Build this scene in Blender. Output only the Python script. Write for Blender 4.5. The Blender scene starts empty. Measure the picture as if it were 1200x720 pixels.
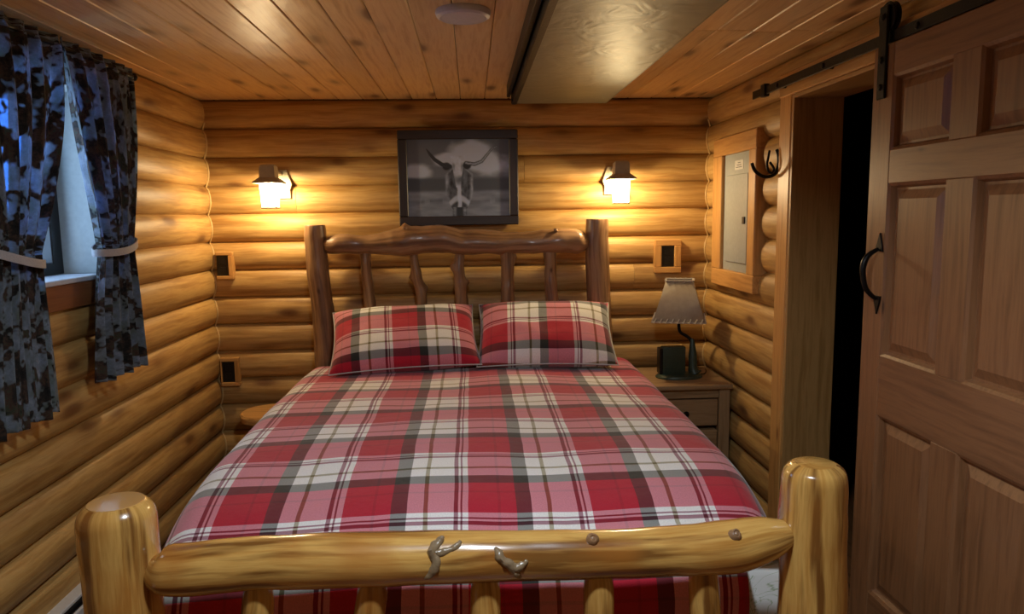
import bpy, bmesh, math, random
from mathutils import Vector, Matrix, noise as mnoise

scene = bpy.context.scene
C = scene.collection
PI = math.pi

# ------------------------------------------------------------------ camera
F_PX, YAW, PITCH, ROLL = 848.5, 0.05426, 0.12549, -0.01398
EYE = Vector((0.0, 0.0, 1.48))
_fw = Vector((math.sin(YAW) * math.cos(PITCH), math.cos(YAW) * math.cos(PITCH), -math.sin(PITCH)))
_rt = Vector((math.cos(YAW), -math.sin(YAW), 0))
_up = _rt.cross(_fw)
CR = _rt * math.cos(ROLL) + _up * math.sin(ROLL)
CU = -_rt * math.sin(ROLL) + _up * math.cos(ROLL)
cam_data = bpy.data.cameras.new('camera')
cam_data.sensor_width = 36.0
cam_data.lens = F_PX / 1200.0 * 36.0
cam_data.clip_start = 0.02
cam = bpy.data.objects.new('camera', cam_data)
C.objects.link(cam)
cam.matrix_world = Matrix(((CR.x, CU.x, -_fw.x, EYE.x), (CR.y, CU.y, -_fw.y, EYE.y),
                           (CR.z, CU.z, -_fw.z, EYE.z), (0, 0, 0, 1)))
scene.camera = cam

# ------------------------------------------------------------------ light of the place
SKY_COL, SKY_STR = (0.50, 0.71, 1.0), 8.0
SCONCE_W, SCONCE_COL = 15.0, (1.0, 0.77, 0.44)
FILL_STR = 550.0                     # the lit ceiling disc behind the viewer
world = bpy.data.worlds.new('daylight')
scene.world = world
world.use_nodes = True
bg = world.node_tree.nodes['Background']
bg.inputs[0].default_value = (*SKY_COL, 1)
bg.inputs[1].default_value = SKY_STR
vs = scene.view_settings
vs.view_transform = 'Standard'
vs.look = 'None'
vs.gamma = 1.0
vs.use_curve_mapping = False
vs.exposure = 0.0

# ------------------------------------------------------------------ room numbers
XL, XR, YB, YF, ZC = -1.4526, 1.3632, 4.10, -0.90, 2.12
PITCHLOG, BULGE, BEXP = 0.15285, 0.038, 0.62


def pix(x, y, **k):
    """pixel of the photograph -> point on the plane X=, Y= or Z= (room coordinates)"""
    d = _fw + CR * ((x - 600) / F_PX) - CU * ((y - 360) / F_PX)
    (a, v), = k.items()
    i = 'XYZ'.index(a)
    return EYE + d * ((v - EYE[i]) / d[i])


# ------------------------------------------------------------------ helpers
WM = {}


def tag(o, label, cat, group=None, kind=None):
    o['label'] = label
    if cat:
        o['category'] = cat
    if group:
        o['group'] = group
    if kind:
        o['kind'] = kind
    return o


def link(o, parent=None):
    C.objects.link(o)
    WM[o.name] = o.matrix_basis.copy()
    if parent is not None:
        o.parent = parent
        o.matrix_parent_inverse = WM[parent.name].inverted()
    return o


def empty(name, loc, label, cat, group=None, kind=None):
    o = bpy.data.objects.new(name, None)
    o.empty_display_size = 0.05
    o.location = loc
    link(o)
    return tag(o, label, cat, group, kind)


def finish(name, bm, mat, parent=None, smooth=True, matrix=None, angle=40):
    me = bpy.data.meshes.new(name)
    bm.normal_update()
    if smooth:
        for f in bm.faces:
            f.smooth = True
        lim = math.radians(angle)
        for e in bm.edges:
            if len(e.link_faces) == 2 and e.calc_face_angle(0) > lim:
                e.smooth = False
    bm.to_mesh(me)
    bm.free()
    if mat:
        me.materials.append(mat)
    o = bpy.data.objects.new(name, me)
    if matrix is not None:
        o.matrix_basis = matrix
    return link(o, parent)


GR = {'X': Matrix.Identity(3),
      'Y': Matrix.Rotation(PI / 2, 3, 'Z'),
      'Z': Matrix.Rotation(-PI / 2, 3, 'Y')}


def box(name, lo, hi, mat, parent=None, bevel=0.0, grain='X', seg=1, extra=None):
    """box between two world corners; its local X axis follows the grain"""
    lo, hi = Vector(lo), Vector(hi)
    s = hi - lo
    R = GR[grain]
    ls = R.transposed() @ s
    ls = Vector((abs(ls.x), abs(ls.y), abs(ls.z)))
    bm = bmesh.new()
    bmesh.ops.create_cube(bm, size=1.0)
    for v in bm.verts:
        v.co = Vector((v.co.x * ls.x, v.co.y * ls.y, v.co.z * ls.z))
    if bevel > 0:
        bmesh.ops.bevel(bm, geom=bm.edges[:], offset=min(bevel, 0.45 * min(ls)), segments=seg,
                        affect='EDGES', profile=0.6)
    M = Matrix.Translation((lo + hi) / 2) @ R.to_4x4()
    if extra is not None:
        M = M @ extra
    return finish(name, bm, mat, parent, smooth=bevel > 0 and seg > 1, matrix=M)


def prism(name, poly, depth, mat, parent, matrix, bevel=0.0):
    """polygon in local XZ extruded along local +Y"""
    bm = bmesh.new()
    a = [bm.verts.new((x, 0, z)) for x, z in poly]
    b = [bm.verts.new((x, depth, z)) for x, z in poly]
    n = len(poly)
    bm.faces.new(a)
    bm.faces.new(b[::-1])
    for i in range(n):
        bm.faces.new((a[i], b[i], b[(i + 1) % n], a[(i + 1) % n]))
    bmesh.ops.recalc_face_normals(bm, faces=bm.faces)
    if bevel:
        bmesh.ops.bevel(bm, geom=bm.edges[:], offset=bevel, segments=1, affect='EDGES')
    return finish(name, bm, mat, parent, smooth=False, matrix=matrix)


def lathe(name, prof, mat, parent, loc, seg=24, rot=None):
    bm = bmesh.new()
    rings = []
    for r, z in prof:
        if r < 1e-5:
            rings.append([bm.verts.new((0, 0, z))])
        else:
            rings.append([bm.verts.new((r * math.cos(2 * PI * i / seg), r * math.sin(2 * PI * i / seg), z)) for i in range(seg)])
    for a, b in zip(rings, rings[1:]):
        for i in range(seg):
            j = (i + 1) % seg
            if len(a) == 1 and len(b) == 1:
                continue
            if len(a) == 1:
                bm.faces.new((a[0], b[j], b[i]))
            elif len(b) == 1:
                bm.faces.new((a[i], a[j], b[0]))
            else:
                bm.faces.new((a[i], a[j], b[j], b[i]))
    bmesh.ops.recalc_face_normals(bm, faces=bm.faces)
    M = Matrix.Translation(Vector(loc))
    if rot is not None:
        M = M @ rot.to_4x4()
    return finish(name, bm, mat, parent, matrix=M)


def catmull(pts, n):
    """pts: list of equal-length tuples -> n samples"""
    out = []
    m = len(pts) - 1
    for k in range(n):
        t = k / (n - 1) * m
        i = min(int(t), m - 1)
        f = t - i
        p0, p1, p2, p3 = pts[max(i - 1, 0)], pts[i], pts[i + 1], pts[min(i + 2, m)]
        out.append(tuple(0.5 * (2 * b + (c - a) * f + (2 * a - 5 * b + 4 * c - d) * f * f + (3 * b - a - 3 * c + d) * f ** 3)
                         for a, b, c, d in zip(p0, p1, p2, p3)))
    return out


def limb(name, pts, mat, parent=None, n=24, seg=16, lump=0.0, seed=0.0, round_cap=0.6, freq=6.0, smooth_path=True, swell=()):
    """peeled-log or rod: pts = (x, y, z, radius); UV u = length, v = girth in metres.
    swell: (position along 0..1, angle, height, width) for knots standing out of the wood"""
    P = catmull(pts, n) if smooth_path else pts
    n = len(P)
    bm = bmesh.new()
    uv = bm.loops.layers.uv.new('UVMap')
    C3 = [Vector(p[:3]) for p in P]
    L = [0.0]
    for a, b in zip(C3, C3[1:]):
        L.append(L[-1] + (b - a).length)
    t0 = (C3[1] - C3[0]).normalized()
    ref = Vector((0, 1, 0)) if abs(t0.y) < 0.8 else Vector((0, 0, 1))
    rings = []
    rbar = sum(p[3] for p in P) / n
    nrm = (ref - t0 * ref.dot(t0)).normalized()
    rings_def = []
    for i in range(n):
        if i == 0:
            t = t0
        elif i == n - 1:
            t = (C3[-1] - C3[-2]).normalized()
        else:
            t = (C3[i + 1] - C3[i - 1]).normalized()
        nrm = (nrm - t * nrm.dot(t)).normalized()
        rings_def.append((C3[i], t, nrm.copy(), P[i][3], L[i]))
    c = round_cap
    prof = []
    for k, d in enumerate(rings_def):
        f = 1.0
        if c > 0:
            e = rings_def[0][3] * c * 0.55
            if d[4] < e:
                x = 1 - d[4] / e
                f = 1 - c * 0.45 * (1 - math.sqrt(max(0, 1 - x * x)))
            e = rings_def[-1][3] * c * 0.55
            dd = L[-1] - d[4]
            if dd < e:
                x = 1 - dd / e
                f = 1 - c * 0.45 * (1 - math.sqrt(max(0, 1 - x * x)))
        prof.append(f)
    for k, (cc, t, nn, r, l) in enumerate(rings_def):
        b = t.cross(nn)
        ring = []
        for j in range(seg):
            a = 2 * PI * j / seg
            d = nn * math.cos(a) + b * math.sin(a)
            q = cc + d * r
            rr = r * prof[k]
            if lump:
                rr += r * lump * mnoise.noise(Vector((q.x * freq + seed, q.y * freq + seed * 2.3, q.z * freq)))
                rr += r * lump * 0.4 * mnoise.noise(Vector((q.x * freq * 3 + seed, q.y * freq * 3, q.z * freq * 3 + 7)))
            for (sp, sa, sh, sw) in swell:
                dl = (l - sp * L[-1])
                da = (a - sa + PI) % (2 * PI) - PI
                dist2 = dl * dl + (da * r) ** 2
                rr += sh * math.exp(-dist2 / (sw * sw))
            ring.append(bm.verts.new(cc + d * rr))
        rings.append(ring)
    for k in range(n - 1):
        for j in range(seg):
            j2 = (j + 1) % seg
            f = bm.faces.new((rings[k][j], rings[k][j2], rings[k + 1][j2], rings[k + 1][j]))
            g = 2 * PI * rbar / seg
            for lp, (u_, v_) in zip(f.loops, ((L[k], j * g), (L[k], (j + 1) * g), (L[k + 1], (j + 1) * g), (L[k + 1], j * g))):
                lp[uv].uv = (u_ + seed, v_ + seed * 0.37)
    for ring, flip in ((rings[0], True), (rings[-1], False)):
        cen = bm.verts.new(sum((v.co for v in ring), Vector()) / seg)
        for j in range(seg):
            a, b2 = ring[j], ring[(j + 1) % seg]
            f = bm.faces.new((b2, a, cen) if flip else (a, b2, cen))
            for lp in f.loops:
                q = lp.vert.co - cen.co
                lp[uv].uv = (q.length * 0.4 + seed, math.atan2(q.y + q.z, q.x) * 0.01)
    bmesh.ops.recalc_face_normals(bm, faces=bm.faces)
    return finish(name, bm, mat, parent, angle=50)


def grid_surface(name, fn, nu, nv, mat, parent=None, uvfn=None, skip=None, thick=0.0):
    """fn(i, j) -> point; uvfn(i, j) -> uv in metres"""
    bm = bmesh.new()
    uv = bm.loops.layers.uv.new('UVMap')
    V = [[bm.verts.new(fn(i / nu, j / nv)) for j in range(nv + 1)] for i in range(nu + 1)]
    for i in range(nu):
        for j in range(nv):
            if skip and skip((i + 0.5) / nu, (j + 0.5) / nv):
                continue
            f = bm.faces.new((V[i][j], V[i + 1][j], V[i + 1][j + 1], V[i][j + 1]))
            for lp, (a, b) in zip(f.loops, ((i, j), (i + 1, j), (i + 1, j + 1), (i, j + 1))):
                lp[uv].uv = uvfn(a / nu, b / nv) if uvfn else (a / nu, b / nv)
    for v in [v for v in bm.verts if not v.link_faces]:
        bm.verts.remove(v)
    o = finish(name, bm, mat, parent, angle=80)
    if thick:
        m = o.modifiers.new('thickness', 'SOLIDIFY')
        m.thickness = thick
        m.offset = 0
    return o


# ------------------------------------------------------------------ materials
def lin(r, g, b):
    f = lambda c: (c / 255 / 12.92) if c <= 10 else ((c / 255 + 0.055) / 1.055) ** 2.4
    return (f(r), f(g), f(b), 1.0)


def new_mat(name):
    m = bpy.data.materials.new(name)
    m.use_nodes = True
    nt = m.node_tree
    return m, nt, nt.nodes, nt.links, nt.nodes['Principled BSDF']


def plain(name, col, rough=0.5, metal=0.0, bump=0.0, bscale=60, coat=0.0, emit=None, estr=0.0):
    m, nt, N, L, B = new_mat(name)
    B.inputs['Base Color'].default_value = col
    B.inputs['Roughness'].default_value = rough
    B.inputs['Metallic'].default_value = metal
    B.inputs['Coat Weight'].default_value = coat
    tc = N.new('ShaderNodeTexCoord')
    nz = N.new('ShaderNodeTexNoise')
    nz.inputs['Scale'].default_value = bscale
    nz.inputs['Detail'].default_value = 3
    L.new(tc.outputs['Object'], nz.inputs['Vector'])
    hs = N.new('ShaderNodeMixRGB')
    hs.blend_type = 'MULTIPLY'
    hs.inputs['Fac'].default_value = 0.25
    hs.inputs['Color1'].default_value = col
    L.new(nz.outputs['Fac'], hs.inputs['Color2'])
    L.new(hs.outputs['Color'], B.inputs['Base Color'])
    if bump:
        bp = N.new('ShaderNodeBump')
        bp.inputs['Strength'].default_value = bump
        bp.inputs['Distance'].default_value = 0.004
        L.new(nz.outputs['Fac'], bp.inputs['Height'])
        L.new(bp.outputs['Normal'], B.inputs['Normal'])
    if emit:
        B.inputs['Emission Color'].default_value = emit
        B.inputs['Emission Strength'].default_value = estr
    return m


def ramp(N, stops, interp='LINEAR'):
    r = N.new('ShaderNodeValToRGB')
    r.color_ramp.interpolation = interp
    el = r.color_ramp.elements
    while len(el) > 1:
        el.remove(el[-1])
    el[0].position, el[0].color = stops[0]
    for p, c in stops[1:]:
        e = el.new(p)
        e.color = c
    return r


def wood(name, light, mid, dark, rough=0.4, coord='Object', grain=1.0, knots=0.10, knot_scale=(2.4, 7.0, 7.0), vary=0.35,
         coat=0.0, bump=0.25, streak=0.0, streak_col=None, wave=0.0, patch=None):
    m, nt, N, L, B = new_mat(name)
    tc = N.new('ShaderNodeTexCoord')
    oi = N.new('ShaderNodeObjectInfo')
    off = N.new('ShaderNodeVectorMath')
    off.operation = 'SCALE'
    comb = N.new('ShaderNodeCombineXYZ')
    comb.inputs[0].default_value = 1.0
    comb.inputs[1].default_value = 0.61
    comb.inputs[2].default_value = 0.37
    L.new(comb.outputs[0], off.inputs[0])
    mul = N.new('ShaderNodeMath')
    mul.operation = 'MULTIPLY'
    mul.inputs[1].default_value = 53.0
    L.new(oi.outputs['Random'], mul.inputs[0])
    L.new(mul.outputs[0], off.inputs['Scale'])
    add = N.new('ShaderNodeVectorMath')
    add.operation = 'ADD'
    L.new(tc.outputs[coord], add.inputs[0])
    L.new(off.outputs[0], add.inputs[1])
    # distorted coordinates
    nd = N.new('ShaderNodeTexNoise')
    nd.inputs['Scale'].default_value = 3.0
    nd.inputs['Detail'].default_value = 2
    L.new(add.outputs[0], nd.inputs['Vector'])
    ds = N.new('ShaderNodeVectorMath')
    ds.operation = 'MULTIPLY_ADD'
    ds.inputs[1].default_value = (0.12, 0.03, 0.03)
    L.new(nd.outputs['Color'], ds.inputs[0])
    L.new(add.outputs[0], ds.inputs[2])
    mp = N.new('ShaderNodeMapping')
    mp.inputs['Scale'].default_value = (1.1 * grain, 22 * grain, 22 * grain)
    L.new(ds.outputs[0], mp.inputs['Vector'])
    g = N.new('ShaderNodeTexNoise')
    g.inputs['Scale'].default_value = 1.6
    g.inputs['Detail'].default_value = 6
    g.inputs['Roughness'].default_value = 0.62
    L.new(mp.outputs[0], g.inputs['Vector'])
    r1 = ramp(N, [(0.22, tuple(c * 0.62 for c in mid[:3]) + (1,)), (0.36, mid), (0.50, light), (0.64, mid), (0.78, tuple(c * 0.7 for c in mid[:3]) + (1,))])
    L.new(g.outputs['Fac'], r1.inputs['Fac'])
    col = r1.outputs['Color']
    # knots
    if knots > 0:
        mk = N.new('ShaderNodeMapping')
        mk.inputs['Scale'].default_value = knot_scale
        L.new(ds.outputs[0], mk.inputs['Vector'])
        vo = N.new('ShaderNodeTexVoronoi')
        vo.inputs['Scale'].default_value = 1.0
        vo.inputs['Randomness'].default_value = 1.0
        L.new(mk.outputs[0], vo.inputs['Vector'])
        rk = ramp(N, [(0.0, (1, 1, 1, 1)), (knots * 0.55, (0.8, 0.8, 0.8, 1)), (knots, (0.25, 0.25, 0.25, 1)), (knots * 1.6, (0, 0, 0, 1))])
        L.new(vo.outputs['Distance'], rk.inputs['Fac'])
        mx = N.new('ShaderNodeMixRGB')
        L.new(rk.outputs['Color'], mx.inputs['Fac'])
        L.new(col, mx.inputs['Color1'])
        mx.inputs['Color2'].default_value = dark
        col = mx.outputs['Color']
    if streak > 0:
        ms = N.new('ShaderNodeMapping')
        ms.inputs['Scale'].default_value = (2.2, 34, 34)
        L.new(ds.outputs[0], ms.inputs['Vector'])
        ns = N.new('ShaderNodeTexNoise')
        ns.inputs['Scale'].default_value = 1.0
        ns.inputs['Detail'].default_value = 4
        L.new(ms.outputs[0], ns.inputs['Vector'])
        rs = ramp(N, [(0.48, (0, 0, 0, 1)), (0.62, (1, 1, 1, 1))])
        L.new(ns.outputs['Fac'], rs.inputs['Fac'])
        mf = N.new('ShaderNodeMath')
        mf.operation = 'MULTIPLY'
        mf.inputs[1].default_value = streak
        L.new(rs.outputs['Color'], mf.inputs[0])
        mx2 = N.new('ShaderNodeMixRGB')
        L.new(mf.outputs[0], mx2.inputs['Fac'])
        L.new(col, mx2.inputs['Color1'])
        mx2.inputs['Color2'].default_value = streak_col or dark
        col = mx2.outputs['Color']
    if patch:
        npz = N.new('ShaderNodeTexNoise')
        npz.inputs['Scale'].default_value = 5.0
        npz.inputs['Detail'].default_value = 2
        L.new(ds.outputs[0], npz.inputs['Vector'])
        rp = ramp(N, [(0.48, (0, 0, 0, 1)), (0.68, (0.6, 0.6, 0.6, 1))])
        L.new(npz.outputs['Fac'], rp.inputs['Fac'])
        mx3 = N.new('ShaderNodeMixRGB')
        L.new(rp.outputs[0], mx3.inputs['Fac'])
        L.new(col, mx3.inputs['Color1'])
        mx3.inputs['Color2'].default_value = patch
        col = mx3.outputs['Color']
    # per piece tone
    hv = N.new('ShaderNodeHueSaturation')
    mr = N.new('ShaderNodeMapRange')
    mr.inputs['To Min'].default_value = 1 - vary * 0.5
    mr.inputs['To Max'].default_value = 1 + vary * 0.35
    L.new(oi.outputs['Random'], mr.inputs['Value'])
    L.new(mr.outputs[0], hv.inputs['Value'])
    L.new(col, hv.inputs['Color'])
    L.new(hv.outputs['Color'], B.inputs['Base Color'])
    B.inputs['Roughness'].default_value = rough
    B.inputs['Coat Weight'].default_value = coat
    B.inputs['Coat Roughness'].default_value = 0.12
    bp = N.new('ShaderNodeBump')
    bp.inputs['Strength'].default_value = bump
    bp.inputs['Distance'].default_value = 0.003
    L.new(g.outputs['Fac'], bp.inputs['Height'])
    last = bp
    if wave > 0:
        mw = N.new('ShaderNodeMapping')
        mw.inputs['Scale'].default_value = (6.0, 9.0, 9.0)
        L.new(ds.outputs[0], mw.inputs['Vector'])
        nw = N.new('ShaderNodeTexNoise')
        nw.inputs['Scale'].default_value = 1.0
        nw.inputs['Detail'].default_value = 1.5
        L.new(mw.outputs[0], nw.inputs['Vector'])
        b2 = N.new('ShaderNodeBump')
        b2.inputs['Strength'].default_value = wave
        b2.inputs['Distance'].default_value = 0.012
        L.new(nw.outputs['Fac'], b2.inputs['Height'])
        L.new(bp.outputs['Normal'], b2.inputs['Normal'])
        last = b2
    L.new(last.outputs['Normal'], B.inputs['Normal'])
    return m


M_LOG = wood('honey_pine_log', lin(196, 158, 96), lin(174, 132, 70), lin(100, 60, 28), rough=0.52, knots=0.20, vary=0.30, wave=0.3, streak=0.4, streak_col=lin(128, 82, 38))
M_CEIL = wood('varnished_pine_ceiling', lin(238, 206, 150), lin(220, 180, 120), lin(110, 68, 34), rough=0.38, knots=0.20, vary=0.30, wave=0.4)
M_TRIM = wood('pine_trim', lin(206, 156, 92), lin(186, 134, 72), lin(120, 74, 34), rough=0.4, knots=0.07, vary=0.1)
M_JAMB = wood('dark_pine_jamb', lin(182, 140, 84), lin(160, 120, 66), lin(96, 64, 32), rough=0.45, knots=0.06, vary=0.1)
M_DOOR = wood('walnut_stained_door', lin(140, 98, 64), lin(120, 82, 52), lin(62, 38, 24), rough=0.4, knots=0.06, vary=0.12, bump=0.2)
M_BED = wood('varnished_bed_log', lin(212, 168, 92), lin(186, 136, 66), lin(86, 50, 24), rough=0.22, coord='UV', knots=0.09,
             knot_scale=(4.0, 9.0, 1.0), vary=0.06, coat=0.6, bump=0.2, streak=0.9, streak_col=lin(110, 68, 28), wave=0.25, patch=lin(168, 104, 40))
M_HEAD = wood('varnished_headboard_log_shaded', lin(166, 130, 94), lin(138, 104, 72), lin(72, 48, 30), rough=0.36, coord='UV', knots=0.08,
              knot_scale=(4.0, 9.0, 1.0), vary=0.08, coat=0.25, bump=0.4, streak=0.6, streak_col=lin(78, 46, 26), wave=0.2)  # bed-log wood with the headboard's backlit shade put into its colour
M_CUT = wood('cut_log_end', lin(206, 160, 96), lin(186, 138, 74), lin(120, 76, 36), rough=0.1, coord='UV', knots=0.0, coat=1.0, bump=0.1)
M_KNOT = plain('weathered_knot', lin(140, 120, 92), 0.3, bump=0.4, bscale=90, coat=0.5)
M_NIGHT = wood('greyed_oak', lin(166, 134, 96), lin(146, 114, 78), lin(90, 62, 40), rough=0.45, knots=0.06, vary=0.08)
M_FLOOR = wood('brown_floor_board', lin(128, 88, 54), lin(108, 70, 40), lin(60, 36, 20), rough=0.4, vary=0.3)
M_BACK = plain('dark_backing', lin(70, 44, 22), 0.8)
M_CAULK = plain('pale_caulk', lin(222, 190, 130), 0.4)
M_IRON = plain('black_iron', lin(24, 22, 22), 0.42, 0.6, bump=0.15, bscale=120)
M_STEEL = plain('dark_steel', lin(52, 50, 50), 0.35, 0.8)
M_FRAME = wood('dark_frame_wood', lin(48, 36, 32), lin(38, 28, 26), lin(24, 18, 16), rough=0.4, knots=0.0)
M_BLACKPL = plain('black_plastic', lin(16, 15, 16), 0.35)
M_WHITE = plain('white_enamel', lin(225, 225, 222), 0.35)
M_PANEL = plain('grey_enamel', lin(168, 174, 172), 0.42, 0.0, bump=0.03)
M_LABEL = plain('white_label', lin(220, 220, 214), 0.6)
M_DISC = plain('white_disc', lin(214, 212, 216), 0.4)
M_JPALE = plain('pale_reveal', lin(196, 200, 196), 0.6)
M_SILL = plain('white_sill', lin(206, 212, 220), 0.35)
M_VINYL = plain('black_window_frame', lin(14, 15, 17), 0.35)
M_APRON = wood('brown_apron', lin(140, 88, 48), lin(122, 74, 38), lin(80, 46, 24), rough=0.4, knots=0.05)
M_MATT = plain('mattress_ticking', lin(210, 214, 208), 0.8, bump=0.1)
M_ROPE = plain('grey_tie_band', lin(170, 168, 170), 0.8, bump=0.3, bscale=200)
M_GREEN = plain('dark_green_metal', lin(60, 74, 60), 0.4, 0.2, bump=0.2)
M_LACE = plain('lacing_hide', lin(190, 180, 165), 0.7)
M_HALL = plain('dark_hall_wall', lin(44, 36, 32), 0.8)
M_HAZED = plain('glow_paled_sconce_metal', lin(186, 176, 152), 0.55, 0.2, bump=0.2)  # metal paled to imitate the glow haze round the lit lantern


def duct_mat():
    m, nt, N, L, B = new_mat('brushed_grey_sheet')
    B.inputs['Base Color'].default_value = lin(128, 132, 122)
    B.inputs['Metallic'].default_value = 0.65
    B.inputs['Roughness'].default_value = 0.46
    tc = N.new('ShaderNodeTexCoord')
    n1 = N.new('ShaderNodeTexNoise')
    n1.inputs['Scale'].default_value = 7.0
    n1.inputs['Detail'].default_value = 2.5
    n1.inputs['Distortion'].default_value = 1.5
    L.new(tc.outputs['Object'], n1.inputs['Vector'])
    bp = N.new('ShaderNodeBump')
    bp.inputs['Strength'].default_value = 0.3
    bp.inputs['Distance'].default_value = 0.012
    L.new(n1.outputs['Fac'], bp.inputs['Height'])
    L.new(bp.outputs['Normal'], B.inputs['Normal'])
    return m


M_DUCT = duct_mat()


def plaid(name, period=0.36, rough=0.85):
    m, nt, N, L, B = new_mat(name)
    g8 = lambda r, g, b: (r / 255, g / 255, b / 255, 1)          # mixed as woven threads, then linearised
    red, drk, wht = g8(186, 24, 52), g8(40, 46, 42), g8(246, 246, 242)
    olv, mar, rd2 = g8(112, 104, 60), g8(92, 12, 36), g8(156, 18, 44)
    stops = [(0.0, red), (0.235, rd2), (0.26, red), (0.385, drk), (0.51, wht), (0.64, olv), (0.672, wht),
             (0.88, mar), (0.916, wht), (0.937, mar), (0.95, wht)]
    uvn = N.new('ShaderNodeUVMap')
    sep = N.new('ShaderNodeSeparateXYZ')
    # slight waver of the threads
    nz = N.new('ShaderNodeTexNoise')
    nz.inputs['Scale'].default_value = 5.0
    L.new(uvn.outputs[0], nz.inputs['Vector'])
    wv = N.new('ShaderNodeVectorMath')
    wv.operation = 'MULTIPLY_ADD'
    wv.inputs[1].default_value = (0.012, 0.012, 0)
    L.new(nz.outputs['Color'], wv.inputs[0])
    L.new(uvn.outputs[0], wv.inputs[2])
    L.new(wv.outputs[0], sep.inputs[0])
    outs = []
    for k in (0, 1):
        d = N.new('ShaderNodeMath')
        d.operation = 'DIVIDE'
        d.inputs[1].default_value = period
        L.new(sep.outputs[k], d.inputs[0])
        w = N.new('ShaderNodeMath')
        w.operation = 'FLOORED_MODULO'
        w.inputs[1].default_value = 1.0
        L.new(d.outputs[0], w.inputs[0])
        r = ramp(N, stops, 'CONSTANT')
        L.new(w.outputs[0], r.inputs['Fac'])
        outs.append(r.outputs['Color'])
    mx = N.new('ShaderNodeMixRGB')
    mx.inputs['Fac'].default_value = 0.5
    L.new(outs[0], mx.inputs['Color1'])
    L.new(outs[1], mx.inputs['Color2'])
    # slub
    sl = N.new('ShaderNodeTexNoise')
    sl.inputs['Scale'].default_value = 260
    sl.inputs['Detail'].default_value = 2
    L.new(uvn.outputs[0], sl.inputs['Vector'])
    rs = ramp(N, [(0.3, (0.78, 0.78, 0.78, 1)), (0.7, (1, 1, 1, 1))])
    L.new(sl.outputs['Fac'], rs.inputs['Fac'])
    m2 = N.new('ShaderNodeMixRGB')
    m2.blend_type = 'MULTIPLY'
    m2.inputs['Fac'].default_value = 0.8
    gm = N.new('ShaderNodeGamma')
    gm.inputs[1].default_value = 2.2
    L.new(mx.outputs[0], gm.inputs[0])
    L.new(gm.outputs[0], m2.inputs['Color1'])
    L.new(rs.outputs[0], m2.inputs['Color2'])
    L.new(m2.outputs[0], B.inputs['Base Color'])
    B.inputs['Roughness'].default_value = rough
    B.inputs['Sheen Weight'].default_value = 0.25
    n2 = N.new('ShaderNodeTexNoise')
    n2.inputs['Scale'].default_value = 26
    n2.inputs['Detail'].default_value = 4
    L.new(uvn.outputs[0], n2.inputs['Vector'])
    bp = N.new('ShaderNodeBump')
    bp.inputs['Strength'].default_value = 0.3
    bp.inputs['Distance'].default_value = 0.006
    L.new(n2.outputs['Fac'], bp.inputs['Height'])
    L.new(bp.outputs['Normal'], B.inputs['Normal'])
    return m


M_PLAID = plaid('red_plaid_cloth')
M_PLAIDP = plaid('red_plaid_pillow_cloth', 0.33)


def sheet_mat():
    m, nt, N, L, B = new_mat('pale_floral_sheet')
    uvn = N.new('ShaderNodeUVMap')
    w = N.new('ShaderNodeTexNoise')
    w.inputs['Scale'].default_value = 9
    w.inputs['Distortion'].default_value = 3.5
    L.new(uvn.outputs[0], w.inputs['Vector'])
    r = ramp(N, [(0.47, lin(238, 244, 242)), (0.5, lin(170, 190, 158)), (0.53, lin(238, 244, 242))])
    L.new(w.outputs['Fac'], r.inputs['Fac'])
    L.new(r.outputs[0], B.inputs['Base Color'])
    B.inputs['Roughness'].default_value = 0.8
    return m


M_SHEET = sheet_mat()


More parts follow.
